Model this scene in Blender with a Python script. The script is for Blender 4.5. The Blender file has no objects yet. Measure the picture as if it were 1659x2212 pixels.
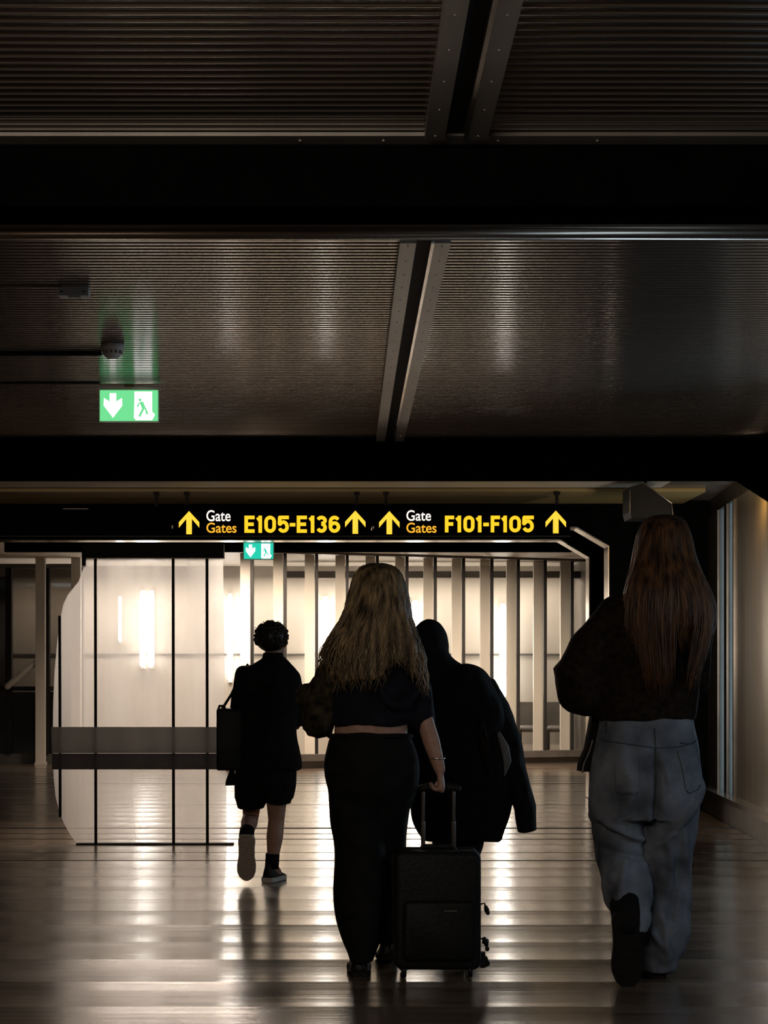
import bpy, bmesh, math, random
from mathutils import Vector, Matrix, noise
R = math.radians
random.seed(7)
scn = bpy.context.scene
col = scn.collection

# ------------------------------------------------------------------ camera
F, VX, HY, CH = 3600.0, 750.0, 1470.0, 1.15      # focal length (px), vanishing point, eye height
cam_d = bpy.data.cameras.new('camera'); cam = bpy.data.objects.new('camera', cam_d); col.objects.link(cam)
cam.location = (0, 0, CH); cam.rotation_euler = (R(90), 0, 0)
cam_d.sensor_fit = 'HORIZONTAL'; cam_d.sensor_width = 36.0; cam_d.lens = F/1659*36
cam_d.shift_x = (829.5-VX)/1659; cam_d.shift_y = (HY-1106)/1659
cam_d.clip_end = 200
scn.camera = cam
# ------------------------------------------------------------------ world / exposure
w = bpy.data.worlds.new('world'); scn.world = w; w.use_nodes = True
w.node_tree.nodes['Background'].inputs[0].default_value = (0.60, 0.74, 0.79, 1)
w.node_tree.nodes['Background'].inputs[1].default_value = 1.0
scn.view_settings.view_transform = 'Standard'; scn.view_settings.look = 'None'
scn.view_settings.exposure = 0.38; scn.view_settings.gamma = 1.0
scn.view_settings.use_curve_mapping = False
try:
    scn.cycles.max_bounces = 8; scn.cycles.transparent_max_bounces = 16
    scn.cycles.sample_clamp_indirect = 6.0; scn.cycles.caustics_reflective = False
except Exception: pass

def area(name, loc, target, sx, sy, energy, colour, spread=180):
    l = bpy.data.lights.new(name, 'AREA'); l.shape = 'RECTANGLE'; l.size = sx; l.size_y = sy
    l.energy = energy; l.color = colour; l.spread = R(spread)
    o = bpy.data.objects.new(name, l); col.objects.link(o); o.location = loc
    o.rotation_euler = (Vector(target)-Vector(loc)).to_track_quat('-Z', 'Y').to_euler()
    return o
WARM = (1.0, 0.80, 0.62)
# light of the wall tubes in the gallery behind the glass wall
area('gallery_light', (1.0, 23.95, 2.62), (1.0, 24.25, 0.0), 4.4, 0.25, 46, (1.0, 0.84, 0.68))
area('gallery_light_west', (-3.1, 23.8, 2.6), (-3.1, 24.1, 0.0), 4.0, 0.3, 50, (1.0, 0.84, 0.68))
# unseen fill lights added to brighten the far posts and the frosted screen
area('hall_fill', (0.2, 20.7, 2.80), (0.3, 22.4, 0.5), 5.0, 0.12, 150, WARM, 104)
area('screen_fill', (-1.35, 13.4, 2.50), (-1.35, 11.9, 1.0), 1.4, 0.3, 27, (1.0, 0.84, 0.71), 120)
# daylight through the side windows
area('window_daylight', (2.95, 9.35, 1.35), (0.6, 6.2, 0.6), .7, 1.6, 9, (0.60, 0.80, 1.0), 150)
# warm fill added behind the camera for the ceiling and people's backs
area('rear_fill', (-0.8, 1.0, 2.5), (-0.4, 5.5, 0.9), 2.0, 0.6, 29, (1.0, 0.83, 0.68))
area('panel_orange_fill', (2.86, 12.1, 2.52), (3.12, 12.45, 2.22), 0.12, 0.06, .8, (1.0, 0.55, 0.12), 120)  # small orange light added for the glow high on the wall panel
area('jeans_blue_fill', (3.0, 5.0, 1.5), (1.4, 6.6, 0.5), 0.6, 1.4, 2.3, (0.62, 0.80, 1.0), 150)  # blue fill added out of view to light the jeans
area('panel_fill', (2.86, 11.36, 1.55), (3.16, 13.0, 1.45), 0.06, 0.5, 13, (1.0, 0.84, 0.68), 150)  # unseen light added beside the panel to brighten it
area('bay_fill', (-1.4, 11.5, 2.60), (-1.4, 14.2, 2.78), 4.6, 0.08, 5, (1.0, 0.80, 0.60), 150)  # uplight added to brighten the ceiling strips between the beams

def P(px, py, d):
    return Vector(((px-VX)*d/F, d, CH-(py-HY)*d/F))
def X(px, d): return (px-VX)*d/F
def Z(py, d): return CH-(py-HY)*d/F

# ------------------------------------------------------------------ materials
def mat(name, colour=(.5, .5, .5), rough=.5, metal=0.0, spec=.5, emit=None, estr=0.0, noise_amt=0.0, nscale=(8, 8, 8),
        bump=0.0, bscale=None, bdist=.01):
    m = bpy.data.materials.new(name); m.use_nodes = True
    nt = m.node_tree; b = nt.nodes['Principled BSDF']
    b.inputs['Base Color'].default_value = (*colour, 1)
    b.inputs['Roughness'].default_value = rough; b.inputs['Metallic'].default_value = metal
    b.inputs['Specular IOR Level'].default_value = spec
    if emit:
        b.inputs['Emission Color'].default_value = (*emit, 1); b.inputs['Emission Strength'].default_value = estr
    tc = nt.nodes.new('ShaderNodeTexCoord')
    if noise_amt > 0:
        mp = nt.nodes.new('ShaderNodeMapping'); mp.inputs['Scale'].default_value = nscale
        n = nt.nodes.new('ShaderNodeTexNoise'); n.inputs['Scale'].default_value = 1.0; n.inputs['Detail'].default_value = 5
        nt.links.new(tc.outputs['Object'], mp.inputs[0]); nt.links.new(mp.outputs[0], n.inputs['Vector'])
        cr = nt.nodes.new('ShaderNodeValToRGB')
        cr.color_ramp.elements[0].position = .3; cr.color_ramp.elements[1].position = .7
        cr.color_ramp.elements[0].color = (*[c*(1-noise_amt) for c in colour], 1)
        cr.color_ramp.elements[1].color = (*[min(1, c*(1+noise_amt)) for c in colour], 1)
        nt.links.new(n.outputs['Fac'], cr.inputs[0]); nt.links.new(cr.outputs[0], b.inputs['Base Color'])
    if bump > 0:
        mp = nt.nodes.new('ShaderNodeMapping'); mp.inputs['Scale'].default_value = bscale or nscale
        n = nt.nodes.new('ShaderNodeTexNoise'); n.inputs['Scale'].default_value = 1.0; n.inputs['Detail'].default_value = 4
        bp = nt.nodes.new('ShaderNodeBump'); bp.inputs['Strength'].default_value = bump; bp.inputs['Distance'].default_value = bdist
        nt.links.new(tc.outputs['Object'], mp.inputs[0]); nt.links.new(mp.outputs[0], n.inputs['Vector'])
        nt.links.new(n.outputs['Fac'], bp.inputs['Height']); nt.links.new(bp.outputs[0], b.inputs['Normal'])
    return m
def glass(name, tint=(1, 1, 1), refl=.08, rough=.03):
    m = bpy.data.materials.new(name); m.use_nodes = True; nt = m.node_tree; nt.nodes.clear()
    o = nt.nodes.new('ShaderNodeOutputMaterial'); t = nt.nodes.new('ShaderNodeBsdfTransparent'); g = nt.nodes.new('ShaderNodeBsdfGlossy')
    x = nt.nodes.new('ShaderNodeMixShader'); t.inputs[0].default_value = (*tint, 1); g.inputs['Roughness'].default_value = rough
    x.inputs[0].default_value = refl
    nt.links.new(t.outputs[0], x.inputs[1]); nt.links.new(g.outputs[0], x.inputs[2]); nt.links.new(x.outputs[0], o.inputs[0])
    return m
def milky(name, colour, clear, trans=.75, streak=.25):
    """frosted sheet: part clear, part light scattering through and off it"""
    m = bpy.data.materials.new(name); m.use_nodes = True; nt = m.node_tree; nt.nodes.clear()
    o = nt.nodes.new('ShaderNodeOutputMaterial'); t = nt.nodes.new('ShaderNodeBsdfTransparent')
    tr = nt.nodes.new('ShaderNodeBsdfTranslucent'); df = nt.nodes.new('ShaderNodeBsdfDiffuse'); gl = nt.nodes.new('ShaderNodeBsdfGlossy')
    gl.inputs['Roughness'].default_value = .08
    for n in (tr, df): n.inputs[0].default_value = (*colour, 1)
    a = nt.nodes.new('ShaderNodeMixShader'); a.inputs[0].default_value = trans
    b = nt.nodes.new('ShaderNodeMixShader'); c = nt.nodes.new('ShaderNodeMixShader'); c.inputs[0].default_value = .05
    tc = nt.nodes.new('ShaderNodeTexCoord'); mp = nt.nodes.new('ShaderNodeMapping'); mp.inputs['Scale'].default_value = (5, 1, .25)
    n = nt.nodes.new('ShaderNodeTexNoise'); n.inputs['Scale'].default_value = 1; n.inputs['Detail'].default_value = 2
    mr = nt.nodes.new('ShaderNodeMapRange'); mr.inputs[1].default_value = .3; mr.inputs[2].default_value = .7
    mr.inputs[3].default_value = clear+streak/2; mr.inputs[4].default_value = clear-streak/2
    nt.links.new(tc.outputs['Object'], mp.inputs[0]); nt.links.new(mp.outputs[0], n.inputs['Vector']); nt.links.new(n.outputs['Fac'], mr.inputs[0])
    nt.links.new(df.outputs[0], a.inputs[1]); nt.links.new(tr.outputs[0], a.inputs[2])
    nt.links.new(mr.outputs[0], b.inputs[0]); nt.links.new(a.outputs[0], b.inputs[1]); nt.links.new(t.outputs[0], b.inputs[2])
    nt.links.new(b.outputs[0], c.inputs[1]); nt.links.new(gl.outputs[0], c.inputs[2]); nt.links.new(c.outputs[0], o.inputs[0])
    return m
def emitter(name, colour, strength):
    m = bpy.data.materials.new(name); m.use_nodes = True; nt = m.node_tree; nt.nodes.clear()
    o = nt.nodes.new('ShaderNodeOutputMaterial'); e = nt.nodes.new('ShaderNodeEmission')
    e.inputs[0].default_value = (*colour, 1); e.inputs[1].default_value = strength; nt.links.new(e.outputs[0], o.inputs[0])
    return m

M = {}
M['black'] = mat('black_paint', (.004, .004, .004), 1.0, spec=0, noise_amt=.3)
M['sign_black'] = mat('sign_black', (.003, .003, .004), 1.0, spec=0, noise_amt=.2)
M['ceiling'] = mat('ribbed_metal', (.30, .265, .235), .18, metal=.55, noise_amt=.12, nscale=(.7, .5, .7))
M['strut'] = mat('riveted_steel', (.36, .335, .30), .42, metal=.5, noise_amt=.12, nscale=(9, 2, 9))
M['polished'] = mat('polished_trim', (.50, .45, .40), .22, metal=.9, noise_amt=.1)
M['rivet'] = mat('rivet_metal', (.75, .72, .66), .25, metal=.8, noise_amt=.05)
M['dull_metal'] = mat('dull_metal', (.16, .145, .13), .4, metal=.6, noise_amt=.2, nscale=(4, 4, 4))
M['dark_metal'] = mat('dark_metal', (.014, .012, .011), .7, spec=.2, noise_amt=.3)
M['mullion'] = mat('mullion_metal', (.012, .011, .010), .6, spec=.2, noise_amt=.2)
M['pale'] = mat('pale_painted_steel', (.62, .58, .52), .5, noise_amt=.08, nscale=(3, 3, 1))
M['pale_wall'] = mat('gallery_plaster', (.46, .43, .39), .8, noise_amt=.08, nscale=(2, 2, 1))
M['ochre'] = mat('ochre_panel', (.34, .25, .10), .6, noise_amt=.2, nscale=(.4, 2, 2))
M['skirt'] = mat('skirting_grey', (.09, .085, .08), .5, noise_amt=.2, nscale=(1, 3, 3))
M['wall_panel'] = mat('brushed_panel', (.58, .52, .45), .28, metal=.6, noise_amt=.12, nscale=(3, 14, .6))
M['white_plastic'] = mat('white_plastic', (.85, .80, .74), .5, noise_amt=.05)
M['glass'] = glass('clear_glass', (.97, .97, .96), .025)
M['smoked'] = glass('smoked_glass', (.40, .38, .36), .06)
M['frost'] = milky('frosted_glass', (.93, .90, .87), .66)
M['frost_band'] = milky('grey_frosted_band', (.30, .29, .28), .04, .8, .02)
M['frost_band_dark'] = milky('dark_frosted_band', (.15, .14, .14), .02, .8, .01)
M['blue_glass'] = milky('daylight_glass', (.75, .85, .9), .86, .9, .2)
M['tube'] = emitter('lamp_tube', (1.0, .93, .84), 14)
M['yellow'] = emitter('yellow_letters', (1.0, .58, .022), .92)
M['yellow_arrow'] = emitter('yellow_arrow_light', (1.0, .62, .05), .92)
M['orange'] = emitter('amber_letters', (1.0, .48, .035), .8)
M['white_letters'] = emitter('white_letters', (1.0, .90, .80), .92)
M['green'] = emitter('green_sign_light', (.15, .66, .26), .9)
M['green2'] = emitter('green_sign_light_far', (.02, .55, .38), .9)
M['white_light'] = emitter('white_sign_light', (.96, 1.0, .94), 2.2)
M['skin'] = mat('skin', (.46, .27, .20), .55, noise_amt=.12, nscale=(30, 30, 30))
M['black_cloth'] = mat('black_cloth', (.008, .008, .008), .85, spec=.15, noise_amt=.4, nscale=(20, 20, 20), bump=.5, bscale=(25, 25, 18))
M['navy'] = mat('navy_cloth', (.010, .011, .018), .85, spec=.15, noise_amt=.3, nscale=(12, 12, 12), bump=.5, bscale=(18, 18, 14))
M['olive'] = mat('mottled_olive_cloth', (.030, .024, .012), .85, spec=.15, noise_amt=.9, nscale=(28, 28, 28), bump=.5, bscale=(22, 22, 22))
M['brown_cloth'] = mat('dark_brown_fleece', (.016, .011, .008), .9, spec=.1, noise_amt=.5, nscale=(40, 40, 40), bump=.6, bscale=(60, 60, 60))
M['shoe_black'] = mat('black_shoe', (.008, .008, .008), .5, spec=.3, noise_amt=.3)
M['rubber_dark'] = mat('dark_sole', (.012, .010, .009), .7, spec=.2, noise_amt=.4, nscale=(60, 60, 60))
M['rubber_tan'] = mat('tan_rubber_sole', (.46, .38, .29), .7, noise_amt=.2, nscale=(60, 60, 60))
M['rubber_white'] = mat('white_rubber', (.65, .63, .58), .6, noise_amt=.05)
M['case'] = mat('suitcase_shell', (.010, .010, .010), .55, spec=.2, noise_amt=.3, bump=.3, bscale=(60, 60, 60))
M['lining'] = mat('pale_lining', (.16, .155, .15), .7, noise_amt=.3, nscale=(20, 20, 20))
def hair_mat(name, c0, c1):
    m = mat(name, c0, .45, spec=.4); nt = m.node_tree; b = nt.nodes['Principled BSDF']
    tc = nt.nodes.new('ShaderNodeTexCoord'); mp = nt.nodes.new('ShaderNodeMapping'); mp.inputs['Scale'].default_value = (42, 42, 2.6)
    n = nt.nodes.new('ShaderNodeTexNoise'); n.inputs['Scale'].default_value = 1; n.inputs['Detail'].default_value = 4
    cr = nt.nodes.new('ShaderNodeValToRGB'); cr.color_ramp.elements[0].position = .35; cr.color_ramp.elements[1].position = .68
    cr.color_ramp.elements[0].color = (*c0, 1); cr.color_ramp.elements[1].color = (*c1, 1)
    nt.links.new(tc.outputs['Object'], mp.inputs[0]); nt.links.new(mp.outputs[0], n.inputs['Vector'])
    nt.links.new(n.outputs['Fac'], cr.inputs[0]); nt.links.new(cr.outputs[0], b.inputs['Base Color'])
    return m
M['blonde'] = hair_mat('blonde_hair', (.035, .022, .011), (.40, .28, .145))
M['auburn'] = hair_mat('auburn_hair', (.018, .009, .005), (.17, .08, .034))
M['dark_hair'] = hair_mat('dark_curly_hair', (.006, .005, .004), (.02, .014, .01))
def denim():
    m = mat('washed_denim', (.1, .12, .15), .85, spec=.15); nt = m.node_tree; b = nt.nodes['Principled BSDF']
    tc = nt.nodes.new('ShaderNodeTexCoord'); n = nt.nodes.new('ShaderNodeTexNoise'); n.inputs['Scale'].default_value = 7; n.inputs['Detail'].default_value = 3
    cr = nt.nodes.new('ShaderNodeValToRGB'); cr.color_ramp.elements[0].position = .28; cr.color_ramp.elements[1].position = .80
    cr.color_ramp.elements[0].color = (.060, .070, .088, 1); cr.color_ramp.elements[1].color = (.27, .31, .37, 1)
    n2 = nt.nodes.new('ShaderNodeTexNoise'); n2.inputs['Scale'].default_value = 300
    mx = nt.nodes.new('ShaderNodeMixRGB'); mx.blend_type = 'OVERLAY'; mx.inputs[0].default_value = .5
    bp = nt.nodes.new('ShaderNodeBump'); bp.inputs['Strength'].default_value = .25; bp.inputs['Distance'].default_value = .004
    for q in (n, n2): nt.links.new(tc.outputs['Object'], q.inputs['Vector'])
    nt.links.new(n.outputs['Fac'], cr.inputs[0]); nt.links.new(cr.outputs[0], mx.inputs[1]); nt.links.new(n2.outputs['Fac'], mx.inputs[2])
    nt.links.new(mx.outputs[0], b.inputs['Base Color']); nt.links.new(n2.outputs['Fac'], bp.inputs['Height']); nt.links.new(bp.outputs[0], b.inputs['Normal'])
    return m
M['denim'] = denim()
def floor_mat():
    m = mat('polished_wood_floor', (.10, .075, .055), .2, spec=.9); nt = m.node_tree; b = nt.nodes['Principled BSDF']
    b.inputs['Specular Tint'].default_value = (1.0, .84, .70, 1); b.inputs['Coat Weight'].default_value = .65; b.inputs['Coat Roughness'].default_value = .19; b.inputs['Coat IOR'].default_value = 1.6
    tc = nt.nodes.new('ShaderNodeTexCoord')
    def ns(scale, det):
        mp = nt.nodes.new('ShaderNodeMapping'); mp.inputs['Scale'].default_value = scale
        n = nt.nodes.new('ShaderNodeTexNoise'); n.inputs['Scale'].default_value = 1; n.inputs['Detail'].default_value = det
        nt.links.new(tc.outputs['Object'], mp.inputs[0]); nt.links.new(mp.outputs[0], n.inputs['Vector']); return n
    n = ns((.8, 14, 1), 4); cr = nt.nodes.new('ShaderNodeValToRGB')
    cr.color_ramp.elements[0].position = .3; cr.color_ramp.elements[1].position = .7
    cr.color_ramp.elements[0].color = (.085, .060, .042, 1); cr.color_ramp.elements[1].color = (.23, .165, .115, 1)
    nt.links.new(n.outputs['Fac'], cr.inputs[0]); nt.links.new(cr.outputs[0], b.inputs['Base Color'])
    n3 = ns((.35, 3.2, 1), 2); mr = nt.nodes.new('ShaderNodeMapRange'); mr.inputs[1].default_value = .3; mr.inputs[2].default_value = .7
    mr.inputs[3].default_value = .17; mr.inputs[4].default_value = .30
    nt.links.new(n3.outputs['Fac'], mr.inputs[0]); nt.links.new(mr.outputs[0], b.inputs['Roughness'])
    n2 = ns((.5, 14, 1), 4); bp = nt.nodes.new('ShaderNodeBump'); bp.inputs['Strength'].default_value = .16; bp.inputs['Distance'].default_value = .01
    nt.links.new(n2.outputs['Fac'], bp.inputs['Height']); nt.links.new(bp.outputs[0], b.inputs['Normal']); nt.links.new(bp.outputs[0], b.inputs['Coat Normal'])
    return m
M['floor'] = floor_mat()

# ------------------------------------------------------------------ mesh helpers
class MB:
    def __init__(s): s.v = []; s.f = []
    def add(s, vs, fs):
        o = len(s.v); s.v += [tuple(v) for v in vs]; s.f += [tuple(i+o for i in f) for f in fs]; return s
    def box(s, x0, x1, y0, y1, z0, z1):
        vs = [(x0, y0, z0), (x1, y0, z0), (x1, y1, z0), (x0, y1, z0), (x0, y0, z1), (x1, y0, z1), (x1, y1, z1), (x0, y1, z1)]
        return s.add(vs, [(0, 3, 2, 1), (4, 5, 6, 7), (0, 1, 5, 4), (1, 2, 6, 5), (2, 3, 7, 6), (3, 0, 4, 7)])
    def obox(s, a, b, t, z0, z1):
        """upright slab from plan point a to plan point b, thickness t"""
        a = Vector(a); b = Vector(b); n = Vector((-(b-a).y, (b-a).x)).normalized()*t/2
        q = [a-n, b-n, b+n, a+n]
        vs = [(p.x, p.y, z0) for p in q]+[(p.x, p.y, z1) for p in q]
        return s.add(vs, [(0, 3, 2, 1), (4, 5, 6, 7), (0, 1, 5, 4), (1, 2, 6, 5), (2, 3, 7, 6), (3, 0, 4, 7)])
    def prism(s, pts, y0, y1):
        """outline of (x, z) points given depth from y0 to y1"""
        n = len(pts); vs = [(x, y0, z) for x, z in pts]+[(x, y1, z) for x, z in pts]
        fs = [tuple(range(n)), tuple(range(2*n-1, n-1, -1))]+[(i, i+n, (i+1) % n+n, (i+1) % n) for i in range(n)]
        return s.add(vs, fs)
    def ell(s, c, r, n=20, m=12, rot=None):
        c = Vector(c); vs = []; fs = []
        for j in range(m+1):
            t = math.pi*j/m
            for i in range(n):
                p = 2*math.pi*i/n
                v = Vector((r[0]*math.sin(t)*math.cos(p), r[1]*math.sin(t)*math.sin(p), r[2]*math.cos(t)))
                if rot is not None: v = rot @ v
                vs.append(c+v)
        for j in range(m):
            for i in range(n): fs.append((j*n+i, j*n+(i+1) % n, (j+1)*n+(i+1) % n, (j+1)*n+i))
        return s.add(vs, fs)
    def rings(s, rr, cap=True):
        n = len(rr[0]); vs = [p for r in rr for p in r]; fs = []
        for j in range(len(rr)-1):
            for i in range(n): fs.append((j*n+i, j*n+(i+1) % n, (j+1)*n+(i+1) % n, (j+1)*n+i))
        if cap: fs += [tuple(range(n-1, -1, -1)), tuple(range((len(rr)-1)*n, len(rr)*n))]
        return s.add(vs, fs)
    def tube(s, pts, rad, n=14, flat=1.0, ref=(0, 1, 0), round_ends=True):
        """swept tube; rad a number or list; flat scales the second axis"""
        pts = [Vector(p) for p in pts]
        if not isinstance(rad, (list, tuple)): rad = [rad]*len(pts)
        rad = list(rad)
        if round_ends:
            d0 = (pts[0]-pts[1]).normalized(); d1 = (pts[-1]-pts[-2]).normalized()
            h0 = [(pts[0]+d0*rad[0]*math.sin(a), rad[0]*math.cos(a)) for a in (R(82), R(60), R(32))]
            h1 = [(pts[-1]+d1*rad[-1]*math.sin(a), rad[-1]*math.cos(a)) for a in (R(32), R(60), R(82))]
            pts, rad = [p for p, _ in h0]+pts+[p for p, _ in h1], [r for _, r in h0]+rad+[r for _, r in h1]
        rr = []; ref = Vector(ref)
        for i, p in enumerate(pts):
            t = (pts[min(i+1, len(pts)-1)]-pts[max(i-1, 0)]).normalized()
            a = t.cross(ref)
            if a.length < .05: a = t.cross(Vector((1, 0, 0)))
            a.normalize(); b = t.cross(a).normalized()
            rr.append([p+a*rad[i]*math.cos(2*math.pi*k/n)+b*rad[i]*flat*math.sin(2*math.pi*k/n) for k in range(n)])
        return s.rings(rr)
    def build(s, name, m, parent=None, smooth=False, weld=False):
        me = bpy.data.meshes.new(name); me.from_pydata(s.v, [], s.f); me.validate()
        bm = bmesh.new(); bm.from_mesh(me)
        if weld: bmesh.ops.remove_doubles(bm, verts=bm.verts, dist=1e-5)
        bmesh.ops.recalc_face_normals(bm, faces=bm.faces); bm.to_mesh(me); bm.free()
        if smooth:
            for p in me.polygons: p.use_smooth = True
        me.materials.append(m if not isinstance(m, str) else M[m])
        o = bpy.data.objects.new(name, me); col.objects.link(o)
        if parent is not None:
            o.parent = parent; o.matrix_parent_inverse = Matrix.Translation(parent.location).inverted() if parent.type == 'EMPTY' else parent.matrix_parent_inverse.copy()
            if parent.type != 'EMPTY': o.matrix_parent_inverse = Matrix.Identity(4)
        return o
def interp(pts, k=6):
    """Catmull-Rom through tuples of equal length"""
    out = []
    n = len(pts)
    for i in range(n-1):
        p0 = pts[max(i-1, 0)]; p1 = pts[i]; p2 = pts[i+1]; p3 = pts[min(i+2, n-1)]
        for q in range(k):
            t = q/k
            out.append(tuple(.5*((2*b)+(-a+c)*t+(2*a-5*b+4*c-d)*t*t+(-a+3*b-3*c+d)*t**3) for a, b, c, d in zip(p0, p1, p2, p3)))
    out.append(tuple(pts[-1])); return out
def loft(mb, rows, d0, n=40, k=5, power=2.3, sway=None):
    """rows: (pixel y, left x, right x, depth offset, half thickness) of a garment standing at distance d0"""
    rr = []
    for (py, xl, xr, dy, ry) in interp(rows, k):
        d = d0; z = Z(py, d); cx = X((xl+xr)/2, d); rx = abs(xr-xl)/2*d/F
        ring = []
        for i in range(n):
            a = 2*math.pi*i/n; ca, sa = math.cos(a), math.sin(a)
            e = 2/power
            ring.append(Vector((cx+rx*math.copysign(abs(ca)**e, ca), d0+dy+ry*math.copysign(abs(sa)**e, sa), z)))
        rr.append(ring)
    mb.rings(rr); return mb
def remesh(o, voxel=.008, it=6, fn=None):
    md = o.modifiers.new('r', 'REMESH'); md.mode = 'VOXEL'; md.voxel_size = voxel; md.use_smooth_shade = True
    if it:
        sm = o.modifiers.new('s', 'SMOOTH'); sm.factor = .5; sm.iterations = it
    dg = bpy.context.evaluated_depsgraph_get(); dg.update()
    me = bpy.data.meshes.new_from_object(o.evaluated_get(dg)); o.modifiers.clear()
    for mm in list(o.data.materials):
        if len(me.materials) == 0: me.materials.append(mm)
    o.data = me
    if fn:
        nrm = [v.normal.copy() for v in me.vertices]
        for v, nn in zip(me.vertices, nrm): v.co += nn*fn(v.co, nn)
        me.update()
    for p in me.polygons: p.use_smooth = True
    return o
def wrinkle(amp, sx=9, sz=6, seed=0):
    def f(co, n):
        return amp*noise.noise(Vector((co.x*sx+seed, co.y*sx, co.z*sz)))+amp*.5*noise.noise(Vector((co.x*sx*2.3, co.y*sx*2.3+seed, co.z*sz*2.6)))
    return f
def tag(o, label=None, cat=None, group=None, kind=None):
    if label: o['label'] = label
    if cat: o['category'] = cat
    if group: o['group'] = group
    if kind: o['kind'] = kind
    return o
def thing(name, loc, label, cat, group=None):
    o = bpy.data.objects.new(name, None); col.objects.link(o); o.location = loc; o.empty_display_size = .1
    return tag(o, label, cat, group)
def struct(o, label=None): 
    tag(o, label, None, None, 'structure'); return o
def dup(o, loc, label):
    r = o.copy(); col.objects.link(r); r.location = loc; r['label'] = label
    def rec(a, b):
        for ch in [c for c in bpy.data.objects if c.parent == a]:
            c = ch.copy(); col.objects.link(c); c.parent = b
            c.matrix_parent_inverse = ch.matrix_parent_inverse.copy(); rec(ch, c)
    rec(o, r); return r

# ------------------------------------------------------------------ floor and ceiling
mb = MB(); y = -1.5
rnd = random.Random(3)
while y < 24.6:
    wd = .455+rnd.uniform(-.03, .05); tilt = rnd.uniform(-.010, .010); cv = rnd.uniform(.045, .085); K = 8
    vs = []; fs = []
    for k in range(K+1):
        t = k/K-.5
        z = tilt*t*wd + cv*wd*t*t*.5 - .0015
        yy = y+.001+(wd-.002)*k/K
        vs += [(-5.6, yy, z), (3.9, yy, z)]
    for k in range(K): fs.append((2*k, 2*k+1, 2*k+3, 2*k+2))
    mb.add(vs, fs); y += wd
mb.box(-5.65, 3.95, -1.6, 24.65, -.05, -.012)
fl = mb.build('floor', 'floor', smooth=True); struct(fl, 'glossy brown plank floor running across the hall')
for v in fl.data.polygons: pass
CZ = CH+1.61          # ceiling height 2.76 m
mb = MB(); vs = []; fs = []; y = -1.5; pitch = .046
prof = [(0, 0), (.30, .0011), (.60, 0), (.68, .006), (.80, .0085), (.92, .006)]
while y < 17.2:
    for t, h in prof: vs += [(-5.6, y+t*pitch, CZ+h), (3.9, y+t*pitch, CZ+h)]
    y += pitch
for k in range(len(vs)//2-1): fs.append((2*k, 2*k+2, 2*k+3, 2*k+1))
mb.add(vs, fs); cl = mb.build('ceiling', 'ceiling', smooth=True)
struct(cl, 'dark ribbed metal ceiling')
CF = CZ+.07
far_ceil = MB().box(-5.6, 3.9, 17.2, 24.6, CF, CF+.05).build('ceiling', 'pale'); struct(far_ceil, 'pale smooth ceiling of the far hall')

# ------------------------------------------------------------------ outer walls
struct(MB().box(-5.7, -5.6, -1.6, 24.7, 0, CZ+.2).build('wall_left', 'dull_metal'))
struct(MB().box(-5.7, 4.0, -1.7, -1.5, 0, CZ+.2).build('wall_back', 'dull_metal'))
# right wall: near stretch with a daylight window and an opening added for the jeans' fill, then the angled panel stretch
mb = MB(); mb.box(3.1, 3.2, -1.5, 4.7, 0, CZ).box(3.1, 3.2, 5.3, 9.0, 0, CZ).box(3.1, 3.2, 9.7, 11.1, 0, CZ)
mb.box(3.1, 3.2, 9.0, 9.7, 0, .5).box(3.1, 3.2, 9.0, 9.7, 2.2, CZ).box(3.1, 3.2, 4.7, 5.3, 0, .8).box(3.1, 3.2, 4.7, 5.3, 2.2, CZ)
struct(mb.build('wall_right', 'dull_metal'))
def WX(d): return 3.27-(15-d)*.0707
A = lambda d: (WX(d), d)
za, zb = .21, 2.62
pan = MB().obox(A(11.1), A(13.50), .04, za, zb).build('wall_right', 'wall_panel'); struct(pan, 'brushed metal wall panel reflecting warm light')
struct(MB().obox(A(11.1), A(15.0), .05, zb, CZ).build('wall_right', 'dull_metal'), 'dark strip over the side window')
wf = MB(); 
for a, b in ((13.50, 13.55), (13.86, 14.0), (14.36, 14.98)): wf.obox(A(a), A(b), .07, za, zb)
win = wf.build('window_1', 'dull_metal'); struct(win, 'tall narrow side window with two blue daylight strips')
MB().obox(A(13.55), A(13.86), .02, za, zb).build('pane', 'blue_glass', win)
MB().obox(A(14.0), A(14.36), .02, za, zb).build('pane', 'blue_glass', win)
MB().obox((WX(14.92)-.05, 14.92), (WX(14.98)-.05, 14.98), .02, za, 2.5).build('edge_strip', 'polished', win)
bb = MB().obox((WX(11.1)-.05, 11.1), (WX(14.98)-.05, 14.98), .10, 0, .17).build('baseboard_right', 'dull_metal'); struct(bb, 'dark kick rail along the side wall')
struct(MB().obox((WX(11.1)-.06, 11.1), (WX(14.98)-.06, 14.98), .13, .17, .21).build('trim_1', 'polished'), 'pale sill on the kick rail')
struct(MB().box(3.3, 3.9, 14.9, 24.6, 0, CF+.02).build('wall_right', 'dull_metal'))

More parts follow.
